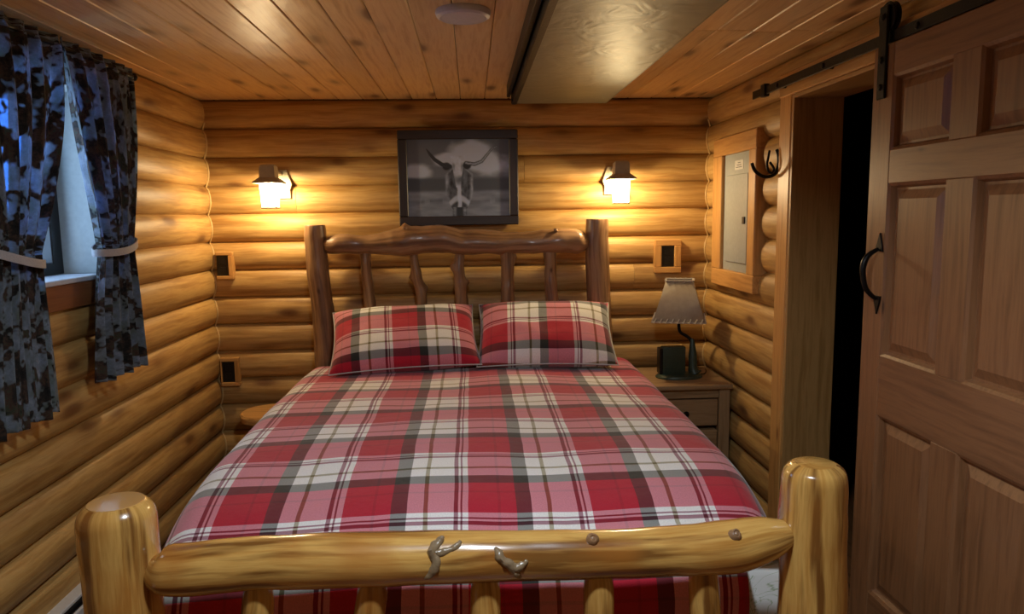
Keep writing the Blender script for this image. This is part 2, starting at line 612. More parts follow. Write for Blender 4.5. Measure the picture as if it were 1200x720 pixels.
def curtain_mat():
    m, nt, N, L, B = new_mat('wildlife_print_curtain')
    uvn = N.new('ShaderNodeUVMap')
    mp = N.new('ShaderNodeMapping')
    mp.inputs['Scale'].default_value = (6.0, 8.0, 1)
    L.new(uvn.outputs[0], mp.inputs['Vector'])
    n1 = N.new('ShaderNodeTexNoise')
    n1.inputs['Scale'].default_value = 1.6
    n1.inputs['Detail'].default_value = 3
    n1.inputs['Distortion'].default_value = 0.15
    L.new(mp.outputs[0], n1.inputs['Vector'])
    n1.inputs['Roughness'].default_value = 0.72
    pale = ramp(N, [(0.475, (0, 0, 0, 1)), (0.52, (1, 1, 1, 1))])
    L.new(n1.outputs['Fac'], pale.inputs['Fac'])
    n2 = N.new('ShaderNodeTexNoise')
    n2.inputs['Scale'].default_value = 17
    n2.inputs['Detail'].default_value = 6
    n2.inputs['Roughness'].default_value = 0.75
    L.new(uvn.outputs[0], n2.inputs['Vector'])
    r = ramp(N, [(0.34, lin(18, 16, 17)), (0.46, lin(46, 42, 38)), (0.54, lin(84, 62, 50)), (0.60, lin(74, 78, 60)), (0.70, lin(30, 28, 30))])
    L.new(n2.outputs['Fac'], r.inputs['Fac'])
    r2 = ramp(N, [(0.38, lin(130, 138, 126)), (0.55, lin(164, 172, 178)), (0.68, lin(200, 204, 206))])
    L.new(n2.outputs['Fac'], r2.inputs['Fac'])
    mu = N.new('ShaderNodeMixRGB')
    L.new(pale.outputs[0], mu.inputs['Fac'])
    L.new(r.outputs[0], mu.inputs['Color1'])
    L.new(r2.outputs[0], mu.inputs['Color2'])
    L.new(mu.outputs[0], B.inputs['Base Color'])
    B.inputs['Roughness'].default_value = 0.85
    tr = N.new('ShaderNodeBsdfTranslucent')
    L.new(mu.outputs[0], tr.inputs['Color'])
    ms = N.new('ShaderNodeMixShader')
    ms.inputs['Fac'].default_value = 0.4
    L.new(B.outputs[0], ms.inputs[1])
    L.new(tr.outputs[0], ms.inputs[2])
    # the thin pale patches let the daylight straight through
    bw = N.new('ShaderNodeRGBToBW')
    L.new(mu.outputs[0], bw.inputs[0])
    rt = ramp(N, [(0.06, (0, 0, 0, 1)), (0.30, (0.36, 0.36, 0.36, 1))])
    L.new(bw.outputs[0], rt.inputs['Fac'])
    tp = N.new('ShaderNodeBsdfTransparent')
    tp.inputs['Color'].default_value = (0.26, 0.54, 1.0, 1)
    m2 = N.new('ShaderNodeMixShader')
    L.new(rt.outputs[0], m2.inputs['Fac'])
    L.new(ms.outputs[0], m2.inputs[1])
    L.new(tp.outputs[0], m2.inputs[2])
    L.new(m2.outputs[0], N['Material Output'].inputs['Surface'])
    return m


M_CURT = curtain_mat()


def glass_mat(name, col, emit=0.0):
    m, nt, N, L, B = new_mat(name)
    N.remove(B)
    t = N.new('ShaderNodeBsdfTransparent')
    t.inputs['Color'].default_value = col
    if emit:
        e = N.new('ShaderNodeEmission')
        e.inputs['Color'].default_value = (*SCONCE_COL, 1)
        e.inputs['Strength'].default_value = emit
        a = N.new('ShaderNodeAddShader')
        L.new(t.outputs[0], a.inputs[0])
        L.new(e.outputs[0], a.inputs[1])
        out = a.outputs[0]
    else:
        gl = N.new('ShaderNodeBsdfGlossy')
        gl.inputs['Roughness'].default_value = 0.02
        ms = N.new('ShaderNodeMixShader')
        ms.inputs['Fac'].default_value = 0.06
        L.new(t.outputs[0], ms.inputs[1])
        L.new(gl.outputs[0], ms.inputs[2])
        out = ms.outputs[0]
    L.new(out, N['Material Output'].inputs['Surface'])
    return m


M_PANE = glass_mat('window_glass', (0.9, 0.95, 1, 1))
M_LIT = glass_mat('lit_lantern_glass', (0.95, 0.92, 0.88, 1), 5.0)
M_HIDE = plain('rawhide_shade', lin(178, 164, 142), 0.75, bump=0.35, bscale=40)


def emis(name, col, s):
    m, nt, N, L, B = new_mat(name)
    B.inputs['Base Color'].default_value = (0.8, 0.8, 0.8, 1)
    B.inputs['Emission Color'].default_value = col
    B.inputs['Emission Strength'].default_value = s
    return m


M_LENSON = emis('lit_lens', (0.84, 0.92, 1.0, 1), FILL_STR)

# ------------------------------------------------------------------ log walls
LOGN = 9


def log_piece(parent, side, a, b, ztop, zbot):
    """one siding log: runs from a to b along the wall, between two seams"""
    h = ztop - zbot
    bm = bmesh.new()
    prof = [(0.035, 0.0)]
    for i in range(LOGN + 1):
        s = -1 + 2 * i / LOGN
        d = BULGE * max(0.0, 1 - s * s) ** BEXP
        prof.append((-d, (s + 1) / 2 * h))
    prof.append((0.035, h))
    Ln = b - a
    E1 = [bm.verts.new((-Ln / 2, y, z)) for y, z in prof]
    E2 = [bm.verts.new((Ln / 2, y, z)) for y, z in prof]
    n = len(prof)
    for i in range(n - 1):
        bm.faces.new((E1[i], E2[i], E2[i + 1], E1[i + 1]))
    bm.faces.new(E1[::-1])
    bm.faces.new(E2)
    bmesh.ops.recalc_face_normals(bm, faces=bm.faces)
    mid = (a + b) / 2
    if side == 'back':
        M = Matrix.Translation((mid, YB, zbot))
    elif side == 'left':        # faces +X : local -Y -> +X
        M = Matrix.Translation((XL, mid, zbot)) @ Matrix.Rotation(PI / 2, 4, 'Z')
    elif side == 'right':
        M = Matrix.Translation((XR, mid, zbot)) @ Matrix.Rotation(-PI / 2, 4, 'Z')
    else:
        M = Matrix.Translation((mid, YF, zbot)) @ Matrix.Rotation(PI, 4, 'Z')
    return finish('log', bm, M_LOG, parent, matrix=M, angle=60)


COURSES = []
z = ZC
while z > 0.01:
    COURSES.append((z, max(0.0, z - PITCHLOG)))
    z -= PITCHLOG

T = 0.12


def wall_obj(name, boxes, label):
    bm = bmesh.new()
    for lo, hi in boxes:
        r = bmesh.ops.create_cube(bm, size=1.0)
        for v in r['verts']:
            v.co = Vector(((lo[i] + hi[i]) / 2 + v.co[i] * (hi[i] - lo[i]) for i in range(3)))
    o = finish(name, bm, M_BACK, None, smooth=False)
    return tag(o, label, 'wall', kind='structure')


WIN = (2.20, 2.845, 1.285, 1.967)      # window opening y0 y1 z0 z1
DO = (2.10, 2.945, 1.95)               # doorway y0 y1 top
S = 0.036
wall_back = wall_obj('wall_back', [((XL - T, YB + S, 0), (XR + T, YB + T, ZC + 0.1))], 'honey pine log-sided wall behind the headboard')
wall_left = wall_obj('wall_left', [((XL - T, YF, 0), (XL - S, WIN[0], ZC + 0.1)), ((XL - T, WIN[1], 0), (XL - S, YB + S, ZC + 0.1)),
                                   ((XL - T, WIN[0], 0), (XL - S, WIN[1], WIN[2] - 0.02)), ((XL - T, WIN[0], WIN[3]), (XL - S, WIN[1], ZC + 0.1))],
                     'honey pine log-sided wall with the curtained window')
wall_right = wall_obj('wall_right', [((XR + S, YF, 0), (XR + T, DO[0], ZC + 0.1)), ((XR + S, DO[1] + 0.0, 0), (XR + T, YB + S, ZC + 0.1)),
                                     ((XR + S, DO[0], DO[2]), (XR + T, DO[1], ZC + 0.1))], 'honey pine log-sided wall with the dark doorway')
wall_front = wall_obj('wall_front', [((XL - T, YF - T, 0), (XR + T, YF - S, ZC + 0.1))], 'log-sided wall behind the viewer')

rnd = random.Random(4)
for k, (zt, zb) in enumerate(COURSES):
    # back wall: a butt joint in a few courses
    cuts = {3: [-0.955], 2: [0.30], 6: [0.92], 9: [-0.2]}.get(k, [])
    xs = [XL] + cuts + [XR]
    for a, b in zip(xs, xs[1:]):
        log_piece(wall_back, 'back', a, b - (0.0015 if b != XR else 0), zt, zb)
    # left wall
    if zt > WIN[2] - 0.05 and zb < WIN[3] - 0.01:
        log_piece(wall_left, 'left', YF, WIN[0], zt, zb)
        log_piece(wall_left, 'left', WIN[1], YB, zt, zb)
    else:
        log_piece(wall_left, 'left', YF, YB, zt, zb)
    # right wall
    near = zb < DO[2] - 0.02
    lo_y = 3.052 if near else YF
    if near:
        log_piece(wall_right, 'right', YF, DO[0] - 0.09, zt, zb)
    if zt < 1.83 and zb > 1.15:
        log_piece(wall_right, 'right', lo_y, 3.262, zt, zb)
        log_piece(wall_right, 'right', 3.872, YB, zt, zb)
    else:
        log_piece(wall_right, 'right', lo_y, YB, zt, zb)
    log_piece(wall_front, 'front', XL, XR, zt, zb)


# caulk beads that follow the scribed corners
def bulge_at(zz):
    f = ((ZC - zz) / PITCHLOG) % 1.0
    s = 2 * f - 1
    return BULGE * max(0.0, 1 - s * s) ** BEXP


for nm, xc, sx, lab in (('trim_1', XL, 1, 'wavy pale caulk bead in the log corner next to the window wall'),
                        ('trim_2', XR, -1, 'wavy pale caulk bead in the log corner next to the electrical panel')):
    pts = []
    zz = ZC - 0.12
    while zz > 0.1:
        b_ = bulge_at(zz)
        pts.append((xc + sx * (b_ + 0.003), YB - b_ - 0.003, zz, 0.0045))
        zz -= PITCHLOG / 8
    o = limb(nm, pts, M_CAULK, None, seg=6, round_cap=0, smooth_path=False)
    tag(o, lab, 'trim', kind='structure')

# ------------------------------------------------------------------ floor
floor = box('floor', (XL - T, YF - T, -0.10), (XR + T, YB + T, -0.022), M_BACK)
tag(floor, 'brown board floor around and under the bed', 'floor', kind='structure')
x = XL - T + 0.001
i = 0
while x < XR + T - 0.01:
    w = min(0.14, XR + T - x)
    ys = [YF - T, 0.4 + (i * 0.77) % 1.6, 2.4 + (i * 0.53) % 1.3, YB + T]
    for a, b in zip(ys, ys[1:]):
        box('plank', (x + 0.0015, a, -0.022), (x + w - 0.0015, b - 0.002, 0.0), M_FLOOR, floor, bevel=0.002, grain='Y')
    x += w
    i += 1

# ------------------------------------------------------------------ ceiling
ceil = box('ceiling', (XL - T, YF - T, ZC + 0.016), (XR + T, YB + T, ZC + 0.10), M_BACK)
tag(ceil, 'varnished knotty pine plank ceiling', 'ceiling', kind='structure')
PW = 0.1325
x = -0.31 - PW * 9
i = 0
while x < XR + 0.02:
    a_, b_ = max(x, XL - 0.03), min(x + PW, XR + 0.03)
    if b_ - a_ > 0.01:
        ys = [YF, YB]
        if x > 0.6:
            ys = [YF, 2.62 + (0.0 if x < 1.0 else 0.02 * (i % 2)), YB]
        elif i % 3 == 0:
            ys = [YF, 0.6 + 0.2 * (i % 4), YB]
        for a, b in zip(ys, ys[1:]):
            box('plank', (a_ + 0.0012, a, ZC), (b_ - 0.0012, b - 0.002, ZC + 0.016), M_CEIL, ceil, bevel=0.0035, grain='Y')
    x += PW
    i += 1

# ------------------------------------------------------------------ doorway trim and dark hall
JX0, JX1 = 1.303, 1.515
tr = empty('trim_3', (JX0, (DO[0] + DO[1]) / 2, 0), 'pine casing and deep jamb of the open doorway', 'trim', kind='structure')
box('casing_board', (JX0, 2.942, 0), (1.395, 3.050, 1.962), M_TRIM, tr, 0.004, 'Z')
box('casing_board', (JX0, 1.99, 0), (1.395, 2.10, 1.962), M_TRIM, tr, 0.004, 'Z')
box('jamb_board', (JX0 + 0.004, 2.925, 0), (JX1, 2.944, 1.95), M_JAMB, tr, 0.002, 'Z')
box('jamb_board', (JX0 + 0.004, 2.10, 0), (JX1, 2.119, 1.95), M_JAMB, tr, 0.002, 'Z')
box('jamb_board', (JX0 + 0.004, 2.118, 1.935), (JX1, 2.926, 1.95), M_JAMB, tr, 0.002, 'Y')
box('header_board', (JX0 - 0.004, 1.15, 1.951), (1.36, 3.052, 2.045), M_TRIM, tr, 0.004, 'Y')

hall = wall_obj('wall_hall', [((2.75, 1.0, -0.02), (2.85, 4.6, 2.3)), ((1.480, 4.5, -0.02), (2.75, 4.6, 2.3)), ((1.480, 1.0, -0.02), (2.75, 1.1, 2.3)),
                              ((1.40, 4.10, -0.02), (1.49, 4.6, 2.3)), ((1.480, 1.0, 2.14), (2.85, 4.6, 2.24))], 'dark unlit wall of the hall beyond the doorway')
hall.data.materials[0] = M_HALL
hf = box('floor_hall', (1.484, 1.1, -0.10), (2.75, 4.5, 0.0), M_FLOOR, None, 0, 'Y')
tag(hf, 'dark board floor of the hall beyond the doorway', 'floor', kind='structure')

# ------------------------------------------------------------------ sliding door
DX0, DX1 = 1.255, 1.290              # room face, wall face
DY1 = 2.250                          # leading edge
DW = 0.86
DY0 = DY1 - DW
DZ0, DZ1 = 0.02, 1.972
door = empty('door_1', (DX0, (DY0 + DY1) / 2, DZ0), 'walnut-brown six-panel sliding door standing half open', 'door', kind='structure')
ST, MU = 0.108, 0.108
cols = [(DY1 - ST, DY1 - ST - (DW - 2 * ST - MU) / 2), (DY0 + ST + (DW - 2 * ST - MU) / 2, DY0 + ST)]
rows = [(1.878, 1.660), (1.560, 1.035), (0.845, 0.26)]
box('stile', (DX0, DY1 - ST, DZ0), (DX1, DY1, DZ1), M_DOOR, door, 0.003, 'Z')
box('stile', (DX0, DY0, DZ0), (DX1, DY0 + ST, DZ1), M_DOOR, door, 0.003, 'Z')
for za, zb in ((DZ1, 1.878), (1.660, 1.560), (1.035, 0.845), (0.26, DZ0)):
    box('rail', (DX0, DY0 + ST, zb), (DX1, DY1 - ST, za), M_DOOR, door, 0.002, 'Y')
for za, zb in rows:
    box('mullion', (DX0, cols[1][0], zb), (DX1, cols[0][1], za), M_DOOR, door, 0.002, 'Z')
    for ya, yb in cols:
        y0, y1 = min(ya, yb), max(ya, yb)
        # sloped raised panel in a recess
        bm = bmesh.new()
        e, fld = 0.0, 0.035
        rec, top = DX0 + 0.020, DX0 + 0.009

        def ring(ins, xx):
            return [bm.verts.new((xx, y0 + ins, zb + ins)), bm.verts.new((xx, y1 - ins, zb + ins)),
                    bm.verts.new((xx, y1 - ins, za - ins)), bm.verts.new((xx, y0 + ins, za - ins))]
        R = [ring(-0.001, DX0 + 0.001), ring(0.007, DX0 + 0.006), ring(0.013, rec), ring(0.02, rec), ring(0.047, top), ring(0.05, top)]
        for A, Bq in zip(R, R[1:]):
            for q in range(4):
                bm.faces.new((A[q], A[(q + 1) % 4], Bq[(q + 1) % 4], Bq[q]))
        bm.faces.new(R[-1])
        bk = ring(0, DX1 - 0.004)
        bm.faces.new(bk)
        bmesh.ops.recalc_face_normals(bm, faces=bm.faces)
        cen = Vector(((DX0 + DX1) / 2, (y0 + y1) / 2, (za + zb) / 2))
        R3 = GR['Z']
        for v in bm.verts:
            v.co = R3.transposed() @ (v.co - cen)
        finish('panel', bm, M_DOOR, door, smooth=False, matrix=Matrix.Translation(cen) @ R3.to_4x4())
# hangers
for yy in (DY1 - 0.055, DY0 + 0.055):
    h = box('hanger_strap', (DX0 - 0.009, yy - 0.022, 1.815), (DX0 - 0.0005, yy + 0.022, 2.088), M_IRON, door, 0.003, 'Z')
    for zz in (1.85, 1.93):
        lathe('bolt', [(0, 0.0075), (0.008, 0.006), (0.011, 0)], M_IRON, h, (DX0 - 0.009, yy, zz), 10, Matrix.Rotation(-PI / 2, 3, 'Y'))
    lathe('bolt', [(0, 0.0075), (0.008, 0.006), (0.011, 0)], M_IRON, h, (DX0 - 0.009, yy, 2.055), 10, Matrix.Rotation(-PI / 2, 3, 'Y'))
    lathe('roller', [(0, 0.0), (0.042, 0.0), (0.045, 0.003), (0.038, 0.008), (0.038, 0.014), (0.045, 0.019), (0.042, 0.022), (0, 0.022)], M_IRON, h,
          (DX0 + 0.001, yy, 2.055), 24, Matrix.Rotation(PI / 2, 3, 'Y'))
# pull handle
hy, hz0, hz1 = 2.165, 1.190, 1.385
hd = limb('handle', [(DX0 - 0.008, hy, hz1 - 0.022, 0.006), (DX0 - 0.036, hy, hz1 - 0.040, 0.008), (DX0 - 0.050, hy, hz1 - 0.065, 0.0095),
                     (DX0 - 0.052, hy, (hz0 + hz1) / 2, 0.0085), (DX0 - 0.040, hy, hz0 + 0.050, 0.008), (DX0 - 0.008, hy, hz0 + 0.018, 0.006)],
          M_IRON, door, n=20, seg=10, round_cap=0.3)
for zc, sg in ((hz1 - 0.018, 1), (hz0 + 0.016, -1)):
    pl = [(-0.019, -0.012), (0.019, -0.012), (0.016, 0.004), (0.009, 0.022), (0.0, 0.046), (-0.009, 0.022), (-0.016, 0.004)]
    pl = [(a, b * sg) for a, b in pl]
    prism('spear_plate', pl, 0.006, M_IRON, hd, Matrix.Translation((DX0, hy, zc)) @ Matrix.Rotation(PI / 2, 4, 'Z'), 0.001)

# ------------------------------------------------------------------ door track
track = empty('door_track', (1.25, 2.2, 1.96), 'black flat steel track of the sliding door above the doorway', 'door track')
box('bar', (1.263, 1.15, 1.978), (1.271, 3.255, 2.013), M_IRON, track, 0.002, 'Y')
box('end_stop', (1.255, 3.105, 1.970), (1.281, 3.150, 2.024), M_IRON, track, 0.006, 'Y', 2)
for yy in (2.99, 2.60, 2.05, 1.5):
    lathe('spacer', [(0, 0), (0.012, 0), (0.012, 0.030), (0, 0.030)], M_IRON, track, (1.2705, yy, 1.995), 14, Matrix.Rotation(PI / 2, 3, 'Y'))
    lathe('bolt', [(0, 0.007), (0.008, 0.006), (0.011, 0)], M_IRON, track, (1.2632, yy, 1.995), 10, Matrix.Rotation(-PI / 2, 3, 'Y'))

# ------------------------------------------------------------------ ceiling duct box
duct = empty('duct_box', (0.44, 1.8, 2.03), 'grey sheet-metal box hanging from the ceiling toward the back wall', 'duct')
YE = 3.675
box('bottom_panel', (0.224, YF + 0.06, 2.030), (0.684, YE, 2.034), M_DUCT, duct, 0.0, 'Y')
for nm, p0, p1 in (('side_panel', 0.2, 0.222), ('side_panel', 0.684, 0.682)):
    bm = bmesh.new()
    s_ = 1 if p0 < 0.4 else -1
    q = [(p0, 2.119), (p0 + s_ * 0.006, 2.119), (p1 + s_ * 0.004, 2.030), (p1, 2.030)]
    A = [bm.verts.new((a, YF + 0.06, b)) for a, b in q]
    Bq = [bm.verts.new((a, YE, b)) for a, b in q]
    bm.faces.new(A); bm.faces.new(Bq[::-1])
    for k in range(4):
        bm.faces.new((A[k], Bq[k], Bq[(k + 1) % 4], A[(k + 1) % 4]))
    bmesh.ops.recalc_face_normals(bm, faces=bm.faces)
    finish(nm, bm, M_STEEL, duct, smooth=False)
box('end_panel', (0.21, YE - 0.004, 2.030), (0.684, YE, 2.119), M_STEEL, duct)
box('corner_strip', (0.188, YF + 0.06, 2.062), (0.206, YE + 0.002, 2.1195), M_IRON, duct, 0.002, 'Y')
box('corner_strip', (0.212, YF + 0.06, 2.0265), (0.236, YE + 0.002, 2.0298), M_IRON, duct, 0.001, 'Y')


# ------------------------------------------------------------------ ceiling discs
def disc(loc, lit, label):
    d = empty('ceiling_light', loc, label, 'ceiling light', 'flat round ceiling lights')
    lathe('rim', [(0.0, 0), (0.086, 0.0), (0.088, -0.006), (0.084, -0.018), (0.074, -0.024), (0.066, -0.0225)], M_DISC, d, loc, 40)
    lathe('lens', [(0.0665, -0.0222), (0.05, -0.0245), (0.0, -0.026)], M_LENSON if lit else M_DISC, d, loc, 40)


disc((-0.012, 2.375, ZC), False, 'round white ceiling light beside the grey duct box')
disc((0.07, 0.95, ZC), True, 'lit round white ceiling light nearest the viewer')

# ------------------------------------------------------------------ window
wy0, wy1, wz0, wz1 = WIN
win = empty('window_1', (XL - 0.1, (wy0 + wy1) / 2, wz0), 'small window with a black frame and pale deep reveal behind the curtains', 'window', kind='structure')
XO = XL - 0.115
box('reveal_board', (XO, wy1 - 0.006, wz0), (XL + 0.05, wy1 + 0.010, wz1), M_JPALE, win, 0.002, 'Z')
box('reveal_board', (XO, wy0 - 0.010, wz0), (XL + 0.05, wy0 + 0.006, wz1), M_JPALE, win, 0.002, 'Z')
box('reveal_board', (XO, wy0, wz1 - 0.012), (XL + 0.05, wy1, wz1), M_JPALE, win, 0.002, 'Y')
box('sill', (XO, wy0 - 0.02, wz0 - 0.018), (XL + 0.062, wy1 + 0.02, wz0), M_SILL, win, 0.003, 'Y')
box('apron', (XL - 0.02, wy0 - 0.02, wz0 - 0.105), (XL + 0.055, wy1 + 0.02, wz0 - 0.018), M_APRON, win, 0.003, 'Y')
fx0, fx1 = XO - 0.05, XO + 0.02
for lo, hi, g in (((fx0, wy1 - 0.075, wz0), (fx1, wy1 - 0.006, wz1 - 0.012), 'Z'), ((fx0, wy0 + 0.006, wz0), (fx1, wy0 + 0.06, wz1 - 0.012), 'Z'),
                  ((fx0, wy0 + 0.06, wz0), (fx1, wy1 - 0.06, wz0 + 0.045), 'Y'), ((fx0, wy0 + 0.06, wz1 - 0.057), (fx1, wy1 - 0.06, wz1 - 0.012), 'Y'),
                  ((fx0, 2.505, wz0 + 0.045), (fx1, 2.54, wz1 - 0.057), 'Z')):
    box('sash_frame', lo, hi, M_VINYL, win, 0.003, g)
box('pane', (XO - 0.02, wy0 + 0.05, wz0 + 0.03), (XO - 0.016, 2.52, wz1 - 0.04), M_PANE, win)
box('pane', (XO - 0.02, 2.525, wz0 + 0.03), (XO - 0.016, wy1 - 0.05, wz1 - 0.04), M_PANE, win)

# ------------------------------------------------------------------ curtain rod and curtains
RX, RZ = -1.345, 2.055
rod = empty('curtain_rod', (RX, 2.55, RZ), 'thin black curtain rod with a ball end above the window', 'curtain rod')
limb('rod', [(RX, 1.98, RZ, 0.008), (RX, 3.08, RZ, 0.008)], M_IRON, rod, seg=10, smooth_path=False, round_cap=0)
for yy, s in ((3.08, 1), (1.98, -1)):
    lathe('finial', [(0, -0.016), (0.010, -0.013), (0.016, 0), (0.010, 0.013), (0, 0.016)], M_IRON, rod, (RX, yy + s * 0.008, RZ), 14)
for yy in (2.045, 3.045):
    box('bracket', (XL + 0.02, yy - 0.008, RZ - 0.007), (RX, yy + 0.008, RZ - 0.002), M_IRON, rod)


def curtain(rows_, seed, label, folds, width):
    """rows_: (z, y_left, y_right, depth of folds, x)"""
    cu = empty('curtain', (RX, (rows_[0][1] + rows_[0][2]) / 2, rows_[-1][0]), label, 'curtain', 'curtains of the small window')
    def fn(i, j):
        zz, a, b, amp, xx = catmull(rows_, 101)[int(round(j * 100))]
        ph = folds * 2 * PI * i
        sh = 0.25 * math.sin(ph * 0.37 + seed * 3 + j * 2)
        w = math.sin(ph + sh * 3 + seed) + 0.35 * math.sin(2.3 * ph + seed * 1.7 + j * 3)
        yy = a + (b - a) * i + 0.006 * math.cos(ph + seed) * (1 if 0.02 < i < 0.98 else 0)
        return Vector((xx + amp * w, yy, zz + 0.006 * math.sin(ph * 0.5 + seed) * j))
    ztop, zbot = rows_[0][0], rows_[-1][0]
    grid_surface('fabric', fn, 110, 100, M_CURT, cu, uvfn=lambda i, j: (i * width + seed, -j * (ztop - zbot)), thick=0.0015)
    return cu


rowsR = [(2.085, 2.545, 3.070, 0.010, RX), (2.06, 2.545, 3.070, 0.012, RX), (2.02, 2.55, 3.068, 0.016, RX + 0.004), (1.80, 2.585, 3.05, 0.022, RX + 0.006),
         (1.55, 2.645, 2.995, 0.022, RX + 0.008), (1.40, 2.675, 2.945, 0.020, RX + 0.008), (1.36, 2.675, 2.945, 0.020, RX + 0.008),
         (1.20, 2.635, 2.975, 0.022, RX + 0.004), (1.05, 2.615, 2.995, 0.024, RX), (0.905, 2.60, 3.008, 0.026, RX)]
cr = curtain(rowsR, 0.6, 'dark wildlife-print curtain tied back on the bed side of the window', 6, 0.8)
rowsL = [(2.085, 2.00, 2.540, 0.010, RX), (2.06, 2.00, 2.540, 0.012, RX), (2.02, 2.00, 2.54, 0.016, RX + 0.004), (1.80, 2.01, 2.50, 0.022, RX + 0.006),
         (1.55, 2.045, 2.40, 0.022, RX + 0.008), (1.40, 2.07, 2.32, 0.020, RX + 0.008), (1.36, 2.07, 2.315, 0.020, RX + 0.008),
         (1.20, 2.04, 2.325, 0.022, RX + 0.004), (1.05, 2.02, 2.335, 0.024, RX), (0.875, 2.00, 2.335, 0.026, RX)]
cl = curtain(rowsL, 2.9, 'dark wildlife-print curtain tied back on the viewer side of the window', 6, 0.8)


def tieback(y0, y1, z0, z1, parent):
    cy, ry = (y0 + y1) / 2, (y1 - y0) / 2 + 0.006
    bm = bmesh.new()
    n = 40
    rings = []
    for k in range(n):
        a = 2 * PI * k / n
        yy = cy + ry * math.cos(a)
        xx = RX + 0.008 + 0.046 * math.sin(a)
        f = (yy - y0) / (y1 - y0)
        zc = z0 + (z1 - z0) * f - 0.012 * (1 - (2 * f - 1) ** 2) * (1 if math.sin(a) > 0 else -1)
        o = Vector((math.cos(a), 0, 0)) * 0
        nx, ny = math.sin(a), math.cos(a)
        q = []
        for (dr, dz) in ((0.004, 0.013), (0.004, -0.013), (-0.001, -0.013), (-0.001, 0.013)):
            q.append(bm.verts.new((xx + nx * dr, yy + ny * dr, zc + dz)))
        rings.append(q)
    for k in range(n):
        A, Bq = rings[k], rings[(k + 1) % n]
        for t in range(4):
            bm.faces.new((A[t], A[(t + 1) % 4], Bq[(t + 1) % 4], Bq[t]))
    bmesh.ops.recalc_face_normals(bm, faces=bm.faces)
    finish('tie_band', bm, M_ROPE, parent, angle=60)['label'] = 'pale grey tie band'


tieback(2.672, 2.948, 1.368, 1.402, cr)
tieback(2.066, 2.318, 1.402, 1.352, cl)

# ------------------------------------------------------------------ baseboard heater
ht = empty('baseboard_heater', (XL + 0.05, 1.8, 0), 'white electric baseboard heater along the window wall', 'heater')
hx0, hx1 = XL + 0.032, XL + 0.098
box('back_panel', (hx0 - 0.02, 1.1, 0.02), (hx0 + 0.006, 2.72, 0.205), M_WHITE, ht, 0.002, 'Y')
box('top_cover', (hx0, 1.1, 0.192), (hx1 - 0.016, 2.72, 0.206), M_WHITE, ht, 0.003, 'Y')
box('slot', (hx0 + 0.004, 1.12, 0.165), (hx1 - 0.022, 2.70, 0.188), M_BLACKPL, ht, 0, 'Y')
box('front_cover', (hx1 - 0.012, 1.1, 0.05), (hx1, 2.72, 0.172), M_WHITE, ht, 0.004, 'Y')
for yy in (1.1, 2.68):
    box('end_cap', (hx0 - 0.01, yy, 0.02), (hx1 + 0.002, yy + 0.04, 0.208), M_WHITE, ht, 0.004, 'Z')

# ------------------------------------------------------------------ bed
bed = empty('log_bed', (0, 2.75, 0), 'peeled-log bed frame with varnished posts, rails and spindles', 'bed')
FY = 1.60
# foot posts
limb('foot_post', [(-0.800, FY, 0.0, 0.086), (-0.803, FY, 0.25, 0.084), (-0.806, FY, 0.50, 0.081), (-0.807, FY, 0.70, 0.0815), (-0.807, FY, 0.80, 0.082),
                   (-0.807, FY, 0.832, 0.079), (-0.807, FY, 0.850, 0.068), (-0.807, FY, 0.857, 0.058)], M_BED, bed, n=52, seg=28, lump=0.03, seed=1.3, round_cap=0.0)
lathe('cut_end', [(0.0595, -0.004), (0.058, 0.0), (0.0, 0.0012)], M_CUT, bed, (-0.807, FY, 0.8582), 28)['label'] = 'polished pale sawn top of the foot post'
limb('foot_post', [(0.800, FY, 0.0, 0.084), (0.802, FY, 0.25, 0.082), (0.800, FY, 0.50, 0.079), (0.796, FY, 0.70, 0.0765), (0.795, FY, 0.83, 0.075),
                   (0.795, FY, 0.872, 0.071), (0.795, FY, 0.888, 0.058), (0.795, FY, 0.894, 0.046)], M_BED, bed, n=52, seg=28, lump=0.07, seed=5.1, round_cap=0.0)
# foot rail
FR = []
for (px, py0, py1) in ((172, 652, 672), (186, 642, 694), (215, 639, 699), (300, 632, 692), (400, 627, 689), (520, 625, 685), (640, 624, 680),
                       (760, 622, 676), (850, 613, 673), (895, 608, 660), (918, 610, 648), (930, 616, 640)):
    a, b = pix(px, py0, Y=FY - 0.02), pix(px, py1, Y=FY - 0.02)
    FR.append(((a.x + b.x) / 2, FY - 0.012, (a.z + b.z) / 2, max((a.z - b.z) / 2 * 0.97, 0.01)))
rail = limb('foot_rail', FR, M_BED, bed, n=72, seg=28, lump=0.06, seed=8.7, round_cap=0.0, freq=7)
limb('foot_rail', [(-0.80, FY, 0.22, 0.045), (-0.3, FY, 0.225, 0.05), (0.3, FY, 0.22, 0.048), (0.80, FY, 0.22, 0.045)], M_BED, bed, n=40, seg=20, lump=0.06, seed=3.7)


def rail_surface(px, py):
    """point of the rail's front surface seen at a pixel"""
    yy = FY - 0.05
    for _ in range(6):
        c = pix(px, py, Y=yy)
        k = min(range(len(FR) - 1), key=lambda q: abs((FR[q][0] + FR[q + 1][0]) / 2 - c.x))
        f = (c.x - FR[k][0]) / (FR[k + 1][0] - FR[k][0])
        zc = FR[k][2] + f * (FR[k + 1][2] - FR[k][2])
        r = FR[k][3] + f * (FR[k + 1][3] - FR[k][3])
        yy = FY - 0.012 - math.sqrt(max(1e-5, r * r - (c.z - zc) ** 2))
    return pix(px, py, Y=yy), Vector((0, FY - 0.012 - 0, 0))


